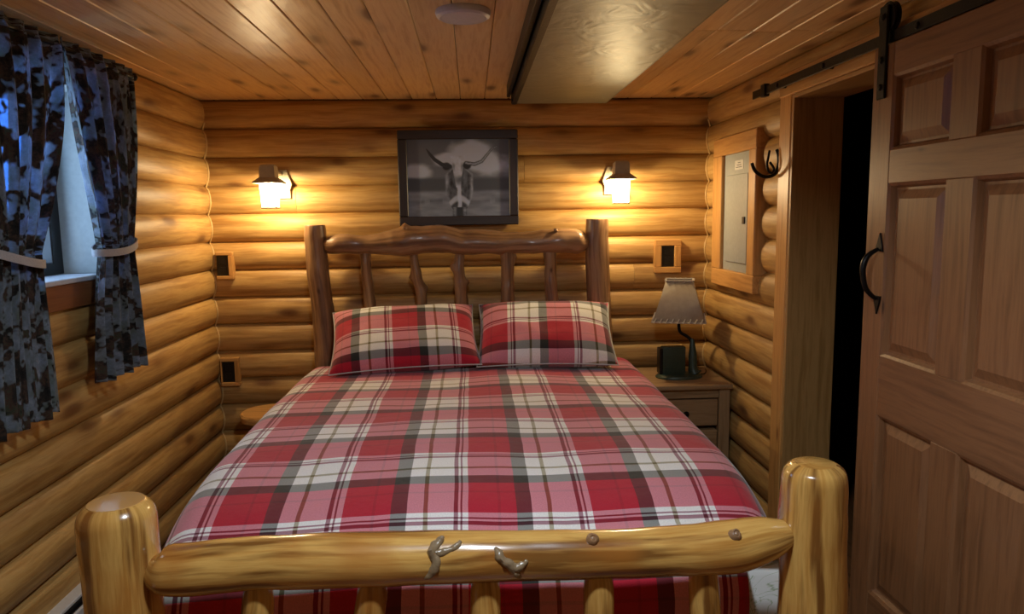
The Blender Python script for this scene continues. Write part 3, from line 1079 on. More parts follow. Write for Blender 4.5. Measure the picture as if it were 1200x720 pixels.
def knot(px, py, r, seed):
    """ringed branch stub standing out of the foot rail"""
    c, _ = rail_surface(px, py)
    nrm = Vector((0, -0.75, 0.66))
    rot = nrm.to_track_quat('Z', 'Y').to_matrix()
    prof = [(r * 1.5, -0.006), (r * 1.25, 0.001), (r * 1.0, 0.006), (r * 0.75, 0.0075), (r * 0.55, 0.005), (r * 0.35, 0.0065), (0, 0.007)]
    o = lathe('knot', prof, M_HEAD, rail, c, 16, rot)
    for v in o.data.vertices:
        v.co *= 1 + 0.28 * mnoise.noise(v.co * 90 + Vector((seed * 9, 0, 0)))


knot(695, 632, 0.0105, 0.4)
knot(862, 627, 0.0105, 0.2)


def gnarl(pp, rr, seed):
    pts = []
    for (px, py), r in zip(pp, rr):
        c, _ = rail_surface(px, py)
        pts.append((c.x, c.y + r * 0.25, c.z, r))
    limb('gnarl', pts, M_KNOT, rail, n=26, seg=12, lump=0.45, seed=seed, round_cap=0.9, freq=55)


gnarl([(520, 629), (513, 637), (507, 648), (511, 660), (506, 672), (498, 679)], [0.004, 0.010, 0.014, 0.011, 0.009, 0.003], 1)
gnarl([(507, 649), (518, 648), (529, 645), (536, 640), (540, 634)], [0.012, 0.009, 0.008, 0.007, 0.004], 2)
gnarl([(580, 642), (585, 651), (593, 660), (604, 666), (613, 663), (618, 657)], [0.005, 0.011, 0.012, 0.012, 0.008, 0.004], 3)
gnarl([(599, 664), (604, 671), (610, 678)], [0.010, 0.009, 0.003], 4)
# foot spindles
for k, (px, lean) in enumerate(((301, 0.035), (436, 0.045), (569, 0.005), (702, -0.005), (825, -0.02))):
    t = pix(px, 690, Y=FY - 0.015)
    limb('foot_spindle', [(t.x - lean, FY, 0.235, 0.036), (t.x - lean * 0.7, FY - 0.004, 0.40, 0.037), (t.x - lean * 0.25, FY - 0.008, 0.55, 0.036),
                          (t.x, FY - 0.008, 0.625, 0.034), (t.x, FY - 0.006, 0.66, 0.026), (t.x, FY - 0.004, 0.70, 0.022)], M_BED, bed, n=30, seg=18, lump=0.07, seed=11 + k * 1.7,
         swell=[(0.70, 3.4, 0.010, 0.02)] if k == 2 else ())
# headboard
HY = 3.925
limb('head_post', [(-0.820, HY, 0.0, 0.066), (-0.805, HY, 0.45, 0.063), (-0.800, HY, 0.75, 0.062), (-0.806, HY, 0.98, 0.061), (-0.822, HY, 1.16, 0.058),
                   (-0.831, HY, 1.33, 0.058), (-0.832, HY, 1.425, 0.057), (-0.832, HY, 1.446, 0.053)], M_HEAD, bed, n=46, seg=22, lump=0.09, seed=21.0, round_cap=0,
     swell=[(0.60, 4.7, 0.022, 0.02), (0.52, 3.2, 0.015, 0.016)])
limb('head_post', [(0.715, HY, 0.0, 0.07), (0.705, HY, 0.45, 0.068), (0.700, HY, 0.80, 0.067), (0.690, HY, 1.10, 0.065), (0.683, HY, 1.30, 0.0635), (0.683, HY, 1.44, 0.0625),
                   (0.683, HY, 1.455, 0.058)], M_HEAD, bed, n=46, seg=22, lump=0.06, seed=25.0, round_cap=0)
HR = []
for (px, y0, y1) in ((380, 282, 292), (386, 276, 298), (400, 273, 299), (425, 275, 298), (450, 272, 300), (470, 266, 301), (490, 264, 298), (515, 264, 297),
                     (540, 268, 299), (565, 270, 299), (590, 272, 298), (615, 272, 297), (640, 269, 296), (662, 268, 296), (678, 270, 297), (688, 277, 291)):
    a, b = pix(px, y0, Y=HY), pix(px, y1, Y=HY)
    HR.append(((a.x + b.x) / 2, HY - 0.01, (a.z + b.z) / 2, (a.z - b.z) / 2))
hrail = limb('head_rail', HR, M_HEAD, bed, n=90, seg=22, lump=0.16, seed=31.0, round_cap=0, freq=10,
             swell=[(0.31, 1.5, 0.02, 0.018), (0.37, 0.3, 0.014, 0.016), (0.57, 0.6, 0.012, 0.014)])


def stub(px, py, dy, r, parent):
    c = pix(px, py, Y=HY - dy)
    bm = bmesh.new()
    bmesh.ops.create_icosphere(bm, subdivisions=2, radius=r)
    for v in bm.verts:
        v.co *= 1 + 0.3 * mnoise.noise(v.co * 60)
    finish('knot', bm, M_HEAD, parent, matrix=Matrix.Translation(c))


for px, py, r in ((474, 267, 0.014), (499, 275, 0.012), (504, 276, 0.010), (565, 281, 0.009), (651, 270, 0.012)):
    stub(px, py, 0.055, r, hrail)
limb('head_rail', [(-0.80, HY, 0.52, 0.05), (0.0, HY, 0.53, 0.052), (0.70, HY, 0.52, 0.05)], M_HEAD, bed, n=30, seg=18, lump=0.06, seed=35.0)
for k, (pt, pm, pb, r, sw) in enumerate((((428, 298), (430, 325), (434, 360), 0.031, [(0.86, 3.0, 0.012, 0.02)]),
                                         ((484, 293), (488, 322), (494, 355), 0.030, [(0.75, 1.5, 0.02, 0.018), (0.67, 4.6, 0.018, 0.016)]),
                                         ((538, 296), (538, 325), (541, 358), 0.036, [(0.83, 1.6, 0.022, 0.022), (0.72, 4.6, 0.02, 0.018)]),
                                         ((594, 297), (595, 325), (595, 360), 0.039, [(0.9, 4.6, 0.016, 0.03)]),
                                         ((644, 297), (645, 325), (648, 362), 0.035, []))):
    a, b, c = pix(*pt, Y=HY), pix(*pm, Y=HY), pix(*pb, Y=HY)
    top_r = r * (0.72 if k in (1, 2) else 0.95)
    limb('head_spindle', [(c.x + 0.01, HY, 0.55, r), (c.x, HY, c.z, r), (b.x, HY, b.z, r * 0.92), (a.x, HY, a.z, top_r), (a.x, HY, a.z + 0.06, top_r * 0.8)],
         M_HEAD, bed, n=34, seg=18, lump=0.22, seed=41 + 3 * k, freq=14, swell=sw)
# side rails
for sx in (-1, 1):
    limb('side_rail', [(sx * 0.78 - 0.02, FY, 0.30, 0.055), (sx * 0.79 - 0.02, 2.7, 0.30, 0.06), (sx * 0.78 - 0.02, HY, 0.30, 0.055)], M_BED, bed, n=30, seg=18, lump=0.06, seed=60 + sx * 3)
for yy in (2.0, 2.75, 3.5):
    box('slat', (-0.77, yy - 0.05, 0.315), (0.75, yy + 0.05, 0.335), M_NIGHT, bed, 0.003, 'X')

# box spring and mattress
MX0, MX1, MY0, MY1 = -0.79, 0.775, 1.85, 3.79
bs = box('box_spring', (MX0 + 0.02, MY0 + 0.02, 0.335), (MX1 - 0.02, MY1 - 0.01, 0.48), M_MATT, None, 0.02, 'Y', 3)
tag(bs, 'white box spring under the mattress inside the log bed', 'box spring')
mt = box('mattress', (MX0 + 0.012, MY0 + 0.012, 0.48), (MX1 - 0.012, MY1, 0.645), M_MATT, None, 0.07, 'Y', 4)
tag(mt, 'white mattress under the plaid comforter', 'mattress')


def drape(name, x0, x1, yfoot, yhead, ztop, r, crown, side, foot, mat, nz, cutcorner, puff=0.0, thick=0.0, footr=None, taper=0.0, v0=0.0, u0=0.0, flare=0.0):
    """cloth over the bed; u runs across (surface metres), v from foot hem to head"""
    hw, cx = (x1 - x0) / 2, (x0 + x1) / 2
    fr = footr or r
    def prof(d, r_):
        """distance past the start of the bend -> (outward, drop)"""
        if d <= 0:
            return d, 0.0
        q = r_ * PI / 2
        if d < q:
            a = d / r_
            return r_ * math.sin(a), r_ * (1 - math.cos(a))
        return r_, r_ + (d - q)
    half = hw - r + r * PI / 2 + side
    vfoot = -(fr * PI / 2 + foot)           # v=0 at start of the foot bend
    vlen = (yhead - (yfoot + fr)) - vfoot
    U = lambda i: -half + 2 * half * i
    V = lambda j: vfoot + vlen * j
    def fn(i, j):
        u, v = U(i), V(j)
        s = 1 if u > 0 else -1
        o, dz = prof(abs(u) - (hw - r), r)
        wsc = 1 - taper * math.exp(-max(v, 0) / 0.45)
        X = cx + s * (hw - r + o) * wsc
        o2, dz2 = prof(-v, fr)
        Y = yfoot + fr - o2
        dmax = max(dz, dz2)
        nzv = mnoise.noise(Vector((u * 2.2, v * 2.2, nz))) * 0.011 + mnoise.noise(Vector((u * 6, v * 6, nz + 3))) * 0.004
        cr = crown * (1 - (u / hw) ** 2) if abs(u) < hw else 0
        fall = 0.085 * math.exp(-max(v, 0) / 0.17)          # the top sinks toward the foot
        Z = ztop + cr - dmax - fall * (1 if dz2 < 1e-6 else 1) + nzv * (0.5 if dmax > r else 1)
        hang = min(1.0, max(0.0, (dmax - r) / 0.3))
        X += s * hang * (0.02 + puff * 0.5 + 0.025 * math.sin(v * 11 + nz)) * (1 if dz > r else 0)
        if s > 0 and dz > r * 0.3:
            X += flare * min(1.0, (dz - r * 0.3) / 0.085) * math.exp(-((v - 0.03) / 0.2) ** 2)
        Y -= hang * (0.012 * math.sin(u * 13 + nz)) * (1 if dz2 > fr else 0)
        return Vector((X, Y, Z))
    sk = None
    if cutcorner:
        sk = lambda i, j: (U(i) > 0.735 or U(i) < -(hw - r * 0.1)) and V(j) < -fr * 0.75
    return grid_surface(name, fn, 96, 110, mat, None, uvfn=lambda i, j: (U(i) + cx + u0, V(j) + v0), skip=sk, thick=thick), fn


sheet, _ = drape('bed_sheet', MX0, MX1, MY0 - 0.05, MY1, 0.665, 0.07, 0.0, 0.34, 0.30, M_SHEET, 4.0, False, puff=0.03, flare=0.215)
tag(sheet, 'pale floral bed sheet showing under the comforter by the foot post', 'bed sheet')
comf, cfn = drape('comforter', -0.893, 0.872, 1.715, MY1 + 0.01, 0.700, 0.10, 0.020, 0.01, 0.24, M_PLAID, 9.0, True, thick=0.012, footr=0.15, taper=0.04,
                  v0=-0.425, u0=0.02)
for e_ in (0.0, 1.0):
    pts = [(*cfn(e_, j / 60), 0.006) for j in range(15, 61)]
    limb('hem', pts, M_MATT, comf, seg=8, smooth_path=False, round_cap=0)['label'] = 'white hem along the side of the comforter'
tag(comf, 'red, white and grey plaid comforter spread over the bed', 'comforter')


# ------------------------------------------------------------------ pillows
def pillow(cx, cy, cz, w, h, t, tilt, yaw, spin, ufn, label, seed):
    bm = bmesh.new()
    uv = bm.loops.layers.uv.new('UVMap')
    n, mm = 40, 30
    def P(i, j, s):
        a, b = 2 * i / n - 1, 2 * j / mm - 1
        e = max(0, (1 - abs(a) ** 3.2)) ** 0.55 * max(0, (1 - abs(b) ** 3.2)) ** 0.55
        pin = 1 - 0.05 * (1 - b * b) * abs(a) ** 3          # sides drawn in
        pin2 = 1 - 0.07 * (1 - a * a) * abs(b) ** 3
        wr = 0.010 * mnoise.noise(Vector((a * 3 + seed, b * 3, s)))
        return Vector((a * w / 2 * pin, b * h / 2 * pin2, s * (t / 2 * e + wr * e)))
    for s in (1, -1):
        V = [[bm.verts.new(P(i, j, s)) for j in range(mm + 1)] for i in range(n + 1)]
        for i in range(n):
            for j in range(mm):
                q = (V[i][j], V[i + 1][j], V[i + 1][j + 1], V[i][j + 1])
                f = bm.faces.new(q if s > 0 else q[::-1])
                for lp in f.loops:
                    c = lp.vert.co
                    lp[uv].uv = ufn(c.x, c.y)
    bmesh.ops.remove_doubles(bm, verts=bm.verts, dist=1e-5)
    M = Matrix.Translation((cx, cy, cz)) @ Matrix.Rotation(yaw, 4, 'Z') @ Matrix.Rotation(tilt, 4, 'X') @ Matrix.Rotation(spin, 4, 'Z')
    o = finish('pillow', bm, M_PLAIDP, None, matrix=M, angle=80)
    tag(o, label, 'pillow', 'plaid pillows against the headboard')
    # piping round the rim
    pts = []
    for k in range(97):
        a = 2 * PI * k / 96
        c, s_ = math.cos(a), math.sin(a)
        mx = max(abs(c), abs(s_))
        i, j = (c / mx + 1) / 2 * n, (s_ / mx + 1) / 2 * mm
        p = M @ P(i, j, 1)
        pts.append((p.x, p.y, p.z, 0.0035))
    limb('piping', pts, M_MATT, o, seg=6, smooth_path=False, round_cap=0)
    return o


pillow(-0.350, 3.675, 0.868, 0.74, 0.46, 0.20, math.radians(33), math.radians(2.5), math.radians(3), lambda x, y: (x + 0.383, y * 1.2 + 0.353),
       'plaid pillow on the window side of the bed', 1.0)
pillow(0.372, 3.685, 0.872, 0.70, 0.46, 0.20, math.radians(35), math.radians(-3), 0.0, lambda x, y: (-x + 0.128, -y * 1.04 + 0.31),
       'plaid pillow on the lamp side of the bed', 7.0)

# ------------------------------------------------------------------ picture
PX0, PX1, PZ0, PZ1, PY = -0.390, 0.262, 1.432, 1.946, 4.008
pic = empty('framed_picture', ((PX0 + PX1) / 2, YB - 0.05, PZ0), 'dark-framed black and white print of a longhorn steer above the headboard', 'picture')
FW = 0.05
box('frame_board', (PX0, PY, PZ1 - FW), (PX1, PY + 0.035, PZ1), M_FRAME, pic, 0.004, 'X')
box('frame_board', (PX0, PY, PZ0), (PX1, PY + 0.035, PZ0 + FW), M_FRAME, pic, 0.004, 'X')
box('frame_board', (PX0, PY, PZ0 + FW), (PX0 + FW, PY + 0.035, PZ1 - FW), M_FRAME, pic, 0.004, 'Z')
box('frame_board', (PX1 - FW, PY, PZ0 + FW), (PX1, PY + 0.035, PZ1 - FW), M_FRAME, pic, 0.004, 'Z')


def steer_tone(x, y):
    """x right, y down, both 0..1 on the print -> grey"""
    def fb(a, b, o=0):
        return mnoise.noise(Vector((a, b, o))) + 0.5 * mnoise.noise(Vector((a * 2.1, b * 2.1, o + 3))) + 0.25 * mnoise.noise(Vector((a * 4.3, b * 4.3, o + 6)))
    def sm(a, b, v):
        t = min(1, max(0, (v - a) / (b - a)))
        return t * t * (3 - 2 * t)
    def mix(a, b, t):
        return a + (b - a) * t
    def seg(px, py, qx, qy):
        dx, dy = qx - px, (qy - py)
        t = max(0, min(1, ((x - px) * dx + (y - py) * dy * 0.56) / (dx * dx + dy * dy * 0.56 + 1e-9)))
        return math.hypot(x - px - t * dx, (y - py - t * dy) * 0.75), t
    def ell(cx, cy, rx, ry):
        return math.hypot((x - cx) / rx, (y - cy) / ry)
    # sky
    g = 0.20 + 0.10 * y
    cloud = max(0, 1 - ell(0.62, 0.20, 0.30, 0.26)) * 1.6 + max(0, 1 - ell(0.10, 0.42, 0.22, 0.14)) * 1.4 + max(0, 1 - ell(0.36, 0.28, 0.14, 0.12)) * 1.2 \
        + max(0, 1 - ell(0.85, 0.36, 0.26, 0.20)) * 1.1 + 0.28 * fb(x * 5, y * 6, 1)
    g = mix(g, 0.58, sm(0.12, 0.75, cloud))
    g = mix(g, 0.15, sm(0.47, 0.53, y))
    fieldv = 0.34 + 0.10 * fb(x * 4, y * 12, 9) - 0.10 * max(0, 1 - abs(y - 0.80) / 0.05) * (1 if fb(x * 6, 2, 4) > -0.1 else 0.2)
    g = mix(g, fieldv, sm(0.64, 0.70, y))
    # body
    w = 0.145 * (1 - 0.55 * max(0, (y - 0.62) / 0.3) ** 2) if y < 0.92 else 0.075
    if y < 0.45:
        w = 0.145 * sm(0.30, 0.50, y) + 0.02
    if 0.36 < y < 1.0:
        ins = 1 - sm(w * 0.85, w, abs(x - 0.505))
        b = 0.16 + 0.16 * fb(x * 22, y * 9, 2)
        b = mix(b, 0.62, 1 - sm(0.012, 0.026, abs(x - 0.505 + 0.01 * fb(1, y * 8))))
        rim = sm(w * 0.62, w * 0.9, abs(x - 0.505)) * (0.45 if y < 0.8 else 0.2)
        b += rim * (0.9 if x > 0.5 else 0.6) * (0.7 + 0.5 * fb(x * 20, y * 10, 5))
        b = mix(b, 0.66, (1 - sm(0.02, 0.06, abs(y - 0.80 + 0.10 * math.cos((x - 0.505) * 14) - 0.06))) * 0.8)
        if y > 0.88:
            b = 0.08 + 0.34 * max(0, math.sin((x - 0.43) * 62)) * (0.7 + 0.5 * fb(x * 20, y * 20, 8))
        g = mix(g, max(0.03, b), ins)
    # head
    hw = 0.075 - 0.055 * (y - 0.24) / 0.40
    if 0.22 < y < 0.62:
        ins = 1 - sm(hw * 0.8, hw, abs(x - 0.495))
        h = 0.62 + 0.12 * fb(x * 18, y * 14, 7) - 0.4 * (1 - sm(0.0, 0.10, abs(y - 0.53)))
        h -= 0.25 * (1 - sm(0.006, 0.02, abs(abs(x - 0.495) - 0.042))) * (1 - sm(0.0, 0.1, abs(y - 0.36)))
        g = mix(g, max(0.05, h), ins)
    for ex, ey in ((0.385, 0.35), (0.585, 0.34)):
        g = mix(g, 0.06, 1 - sm(0.7, 1.1, ell(ex, ey, 0.045, 0.055)))
    # horns
    HL = [(0.42, 0.35, 0.020), (0.34, 0.325, 0.020), (0.27, 0.26, 0.018), (0.225, 0.19, 0.014), (0.195, 0.13, 0.005)]
    HRn = [(0.575, 0.31, 0.018), (0.66, 0.325, 0.018), (0.73, 0.29, 0.016), (0.79, 0.195, 0.013), (0.835, 0.125, 0.010), (0.885, 0.10, 0.004)]
    for H in (HL, HRn):
        best, tt = 9, 0
        for (ax, ay, ar), (bx, by, br) in zip(H, H[1:]):
            d, t = seg(ax, ay, bx, by)
            d = d / mix(ar, br, t)
            if d < best:
                best = d
        shade = 0.08 if H is HL else (0.10 if best > 0.45 else 0.42)
        g = mix(g, shade, 1 - sm(0.8, 1.15, best))
    return max(0.015, min(0.8, g))


def print_panel():
    nx, nz_ = 176, 136
    x0, x1, z0, z1 = PX0 + FW - 0.002, PX1 - FW + 0.002, PZ0 + FW - 0.002, PZ1 - FW + 0.002
    bm = bmesh.new()
    cl_ = bm.loops.layers.float_color.new('tone')
    V = [[bm.verts.new((x0 + (x1 - x0) * i / nx, PY + 0.014, z1 - (z1 - z0) * j / nz_)) for j in range(nz_ + 1)] for i in range(nx + 1)]
    Tn = [[steer_tone(i / nx, j / nz_) for j in range(nz_ + 1)] for i in range(nx + 1)]
    for i in range(nx):
        for j in range(nz_):
            f = bm.faces.new((V[i][j], V[i][j + 1], V[i + 1][j + 1], V[i + 1][j]))
            for lp, (a, b) in zip(f.loops, ((i, j), (i, j + 1), (i + 1, j + 1), (i + 1, j))):
                g = Tn[a][b] ** 1.4 * 1.35
                lp[cl_] = (g * 0.72, g * 0.88, min(1.0, g * 1.25), 1)
    m, nt, N, L, B = new_mat('longhorn_print')
    at = N.new('ShaderNodeVertexColor')
    at.layer_name = 'tone'
    L.new(at.outputs['Color'], B.inputs['Base Color'])
    B.inputs['Roughness'].default_value = 0.5
    finish('print', bm, m, pic, smooth=False)
    box('backing_board', (x0, PY + 0.016, z0), (x1, PY + 0.03, z1), M_FRAME, pic)


print_panel()


# ------------------------------------------------------------------ sconces
def sconce(lx, ly, plx, label):
    """lantern centre lx, ly; back plate centre plx"""
    zt, zb = 1.665, 1.541
    s = empty('wall_sconce', (plx, YB - BULGE, 1.60), label, 'wall lamp', 'lantern sconces beside the picture')
    py = 4.045
    poly = [(-0.048, -0.075), (0.048, -0.075), (0.045, -0.030), (0.056, 0.0), (0.042, 0.045), (0.030, 0.078), (-0.030, 0.078), (-0.042, 0.045), (-0.056, 0.0), (-0.045, -0.030)]
    prism('back_plate', poly, 0.014, M_HAZED, s, Matrix.Translation((plx, py, 1.665)), 0.002)
    limb('arm', [(plx, py + 0.004, 1.720, 0.012), (plx + (lx - plx) * 0.4, py - 0.07, 1.726, 0.012), (lx, ly + 0.06, 1.730, 0.012), (lx, ly + 0.02, 1.732, 0.012)],
         M_HAZED, s, n=18, seg=10, round_cap=0.2)
    # flared roof
    bm = bmesh.new()
    rings = []
    for hw, zz in ((0.070, zt - 0.002), (0.069, zt + 0.004), (0.050, zt + 0.020), (0.040, zt + 0.028), (0.037, zt + 0.085), (0.028, zt + 0.094)):
        rings.append([bm.verts.new((lx + a * hw, ly + b * hw, zz)) for a, b in ((-1, -1), (1, -1), (1, 1), (-1, 1))])
    for A, Bq in zip(rings, rings[1:]):
        for k in range(4):
            bm.faces.new((A[k], A[(k + 1) % 4], Bq[(k + 1) % 4], Bq[k]))
    bm.faces.new(rings[0][::-1]); bm.faces.new(rings[-1])
    bmesh.ops.recalc_face_normals(bm, faces=bm.faces)
    finish('roof', bm, M_HAZED, s, smooth=False)
    wt, wb = 0.042, 0.037
    cage = None
    for a, b in ((-1, -1), (1, -1), (1, 1), (-1, 1)):
        q = limb('cage_bar', [(lx + a * wb, ly + b * wb, zb - 0.002, 0.002), (lx + a * wt, ly + b * wt, zt, 0.002)], M_HAZED, s, seg=6, smooth_path=False, round_cap=0)
    for lo, hi in (((-1, -1), (1, -1)), ((1, -1), (1, 1)), ((1, 1), (-1, 1)), ((-1, 1), (-1, -1))):
        limb('cage_bar', [(lx + lo[0] * wb, ly + lo[1] * wb, zb - 0.003, 0.0045), (lx + hi[0] * wb, ly + hi[1] * wb, zb - 0.003, 0.0045)], M_HAZED, s, seg=6, smooth_path=False, round_cap=0)
        bm = bmesh.new()
        k = 0.96
        v = [bm.verts.new((lx + lo[0] * wb * k, ly + lo[1] * wb * k, zb)), bm.verts.new((lx + hi[0] * wb * k, ly + hi[1] * wb * k, zb)),
             bm.verts.new((lx + hi[0] * wt * k, ly + hi[1] * wt * k, zt - 0.003)), bm.verts.new((lx + lo[0] * wt * k, ly + lo[1] * wt * k, zt - 0.003))]
        bm.faces.new(v)
        finish('glass_pane', bm, M_LIT, s, smooth=False)
    ld = bpy.data.lights.new('sconce_bulb', 'POINT')
    ld.energy = SCONCE_W
    ld.color = SCONCE_COL
    ld.shadow_soft_size = 0.022
    lo = bpy.data.objects.new('sconce_bulb', ld)
    lo.location = (lx, ly, 1.642)
    link(lo, s)


sconce(-1.040, 3.865, -1.025, 'lit lantern wall sconce on the window side of the picture')
sconce(0.800, 3.865, 0.790, 'lit lantern wall sconce on the panel side of the picture')


# ------------------------------------------------------------------ outlets in wooden frames
def outlet(cx, cz, w, h, bw, bh, label, plate=True, dx=0.0):
    o = empty('wall_outlet', (cx, YB - 0.05, cz - h / 2), label, 'outlet', 'black outlets in wooden frames')
    y0, y1 = YB - 0.066, YB - 0.02
    cbx = cx + dx
    box('frame_board', (cx - w / 2, y0, cz + bh / 2), (cx + w / 2, y1, cz + h / 2), M_TRIM, o, 0.003, 'X')
    box('frame_board', (cx - w / 2, y0, cz - h / 2), (cx + w / 2, y1, cz - bh / 2), M_TRIM, o, 0.003, 'X')
    if cbx - bw / 2 - (cx - w / 2) > 0.004:
        box('frame_board', (cx - w / 2, y0, cz - bh / 2), (cbx - bw / 2, y1, cz + bh / 2), M_TRIM, o, 0.003, 'Z')
    box('frame_board', (cbx + bw / 2, y0, cz - bh / 2), (cx + w / 2, y1, cz + bh / 2), M_TRIM, o, 0.003, 'Z')
    p = box('cover_plate', (cbx - bw / 2, y0 + 0.012, cz - bh / 2), (cbx + bw / 2, y0 + 0.022, cz + bh / 2), M_BLACKPL, o, 0.003, 'Z')
    for dz in (-0.022, 0.022):
        box('socket', (cbx - 0.016, y0 + 0.009, cz + dz - 0.015), (cbx + 0.016, y0 + 0.0125, cz + dz + 0.015), M_BLACKPL, p, 0.004, 'X')


outlet(1.106, 1.240, 0.150, 0.188, 0.074, 0.120, 'black outlet in a square pine frame above the lamp')
outlet(-1.352, 1.230, 0.090, 0.150, 0.066, 0.112, 'black outlet in a pine frame at the log corner, upper of two', dx=-0.012)
outlet(-1.360, 0.637, 0.100, 0.160, 0.070, 0.118, 'black outlet in a pine frame at the log corner, lower of two', dx=-0.008)

# ------------------------------------------------------------------ electrical panel
ep = empty('electrical_panel', (XR - 0.06, 3.56, 1.10), 'grey electrical breaker panel in a pine frame beside the doorway', 'electrical panel')
ey0, ey1, ez0, ez1 = 3.372, 3.745, 1.186, 1.772
fx = XR - 0.064
box('frame_board', (fx, 3.285, 1.772), (XR + 0.02, 3.872, 1.862), M_TRIM, ep, 0.004, 'Y')
box('frame_board', (fx, 3.285, 1.100), (XR + 0.02, 3.872, 1.186), M_TRIM, ep, 0.004, 'Y')
box('frame_board', (fx, 3.285, 1.186), (XR + 0.02, 3.372, 1.772), M_TRIM, ep, 0.004, 'Z')
box('frame_board', (fx, 3.745, 1.186), (XR + 0.02, 3.872, 1.772), M_TRIM, ep, 0.004, 'Z')
box('cover', (fx + 0.020, ey0, ez0), (fx + 0.032, ey1, ez1), M_PANEL, ep, 0.002, 'Z')
pd = box('panel_door', (fx + 0.012, ey0 + 0.035, ez0 + 0.045), (fx + 0.021, ey1 - 0.045, ez1 - 0.105), M_PANEL, ep, 0.003, 'Z')
box('latch', (fx + 0.006, ey0 + 0.055, 1.425), (fx + 0.013, ey0 + 0.085, 1.46), M_BLACKPL, pd, 0.002, 'Z')
box('label_sticker', (fx + 0.0185, 3.49, 1.69), (fx + 0.0205, 3.60, 1.735), M_LABEL, ep)
for k in range(3):
    box('print_line', (fx + 0.0178, 3.505 + 0.01 * k, 1.70 + 0.011 * k), (fx + 0.0186, 3.585 - 0.012 * k, 1.703 + 0.011 * k), M_STEEL, ep)

# ------------------------------------------------------------------ iron hook
hk = empty('coat_hook', (XR - 0.05, 3.11, 1.62), 'black iron horseshoe coat hook beside the door casing', 'hook')
HKY = 3.10
big = [(881, 191), (884, 199), (889, 204), (895, 207), (902, 207), (908, 204), (911, 198), (912.5, 190), (912, 181), (910, 175)]
P_ = [pix(a, b, Y=HKY) for a, b in big]
limb('horseshoe', [(p.x, p.y, p.z, 0.0075) for p in P_], M_IRON, hk, n=40, seg=10, round_cap=0.5)
sm_ = [(902, 176), (900.5, 184), (899, 192), (900, 199), (904, 203), (907, 199), (905, 194), (902, 190)]
limb('inner_hook', [(*pix(a, b, Y=HKY - 0.018), 0.0055) for a, b in sm_], M_IRON, hk, n=30, seg=8, round_cap=0.5)
q = pix(909, 200, Y=HKY)
limb('stem', [(q.x, HKY, q.z, 0.007), (XR - 0.02, HKY + 0.01, q.z, 0.007)], M_IRON, hk, seg=8, smooth_path=False, round_cap=0.2)

# ------------------------------------------------------------------ nightstand
nx0, nx1, ny0, ny1, nzt = 0.89, 1.318, 3.585, 4.03, 0.605
ns = empty('nightstand', ((nx0 + nx1) / 2, 3.8, 0), 'weathered oak nightstand with drawers beside the bed', 'nightstand')
box('top', (nx0 - 0.012, ny0 - 0.02, nzt - 0.024), (nx1 + 0.006, ny1, nzt), M_NIGHT, ns, 0.005, 'X', 2)
for a in (nx0, nx1 - 0.058):
    for b in (ny0, ny1 - 0.055):
        box('leg', (a, b, 0), (a + 0.058, b + 0.05, nzt - 0.024), M_NIGHT, ns, 0.004, 'Z')
box('apron', (nx0 + 0.058, ny0 + 0.01, nzt - 0.075), (nx1 - 0.058, ny0 + 0.03, nzt - 0.024), M_NIGHT, ns, 0.002, 'X')
for za, zb in ((nzt - 0.082, nzt - 0.222), (nzt - 0.245, nzt - 0.40)):
    dr = box('drawer', (nx0 + 0.062, ny0 + 0.004, zb), (nx1 - 0.062, ny0 + 0.35, za), M_NIGHT, ns, 0.005, 'X')
    lathe('knob', [(0, 0.026), (0.012, 0.025), (0.016, 0.018), (0.010, 0.010), (0.007, 0)], M_IRON, dr, ((nx0 + nx1) / 2 - 0.02, ny0 + 0.004, (za + zb) / 2), 16, Matrix.Rotation(PI / 2, 3, 'X'))
box('side_panel', (nx1 - 0.045, ny0 + 0.05, 0.16), (nx1 - 0.028, ny1 - 0.055, nzt - 0.024), M_NIGHT, ns, 0.002, 'Y')
box('side_panel', (nx0 + 0.028, ny0 + 0.05, 0.16), (nx0 + 0.045, ny1 - 0.055, nzt - 0.024), M_NIGHT, ns, 0.002, 'Y')
box('back_panel', (nx0 + 0.058, ny1 - 0.03, 0.16), (nx1 - 0.058, ny1 - 0.02, nzt - 0.024), M_NIGHT, ns, 0.002, 'X')
box('bottom_rail', (nx0 + 0.058, ny0 + 0.01, 0.14), (nx1 - 0.058, ny0 + 0.03, nzt - 0.41), M_NIGHT, ns, 0.002, 'X')

# ------------------------------------------------------------------ table lamp
LX, LY = 1.105, 3.80
lp_ = empty('table_lamp', (LX, LY, nzt), 'table lamp with a laced rawhide shade on a dark twig base', 'lamp')
# base plate
bm = bmesh.new()
n = 32
rings = []
for rr, zz in ((1.0, 0.0), (1.02, 0.006), (0.95, 0.016), (0.6, 0.020)):
    rings.append([bm.verts.new((LX - 0.005 + 0.125 * rr * math.cos(2 * PI * k / n), LY - 0.03 + 0.085 * rr * math.sin(2 * PI * k / n), nzt + zz)) for k in range(n)])
for A, Bq in zip(rings, rings[1:]):
    for k in range(n):
        bm.faces.new((A[k], A[(k + 1) % n], Bq[(k + 1) % n], Bq[k]))
bm.faces.new(rings[0][::-1]); bm.faces.new(rings[-1])
bmesh.ops.recalc_face_normals(bm, faces=bm.faces)
finish('base', bm, M_GREEN, lp_, angle=50)
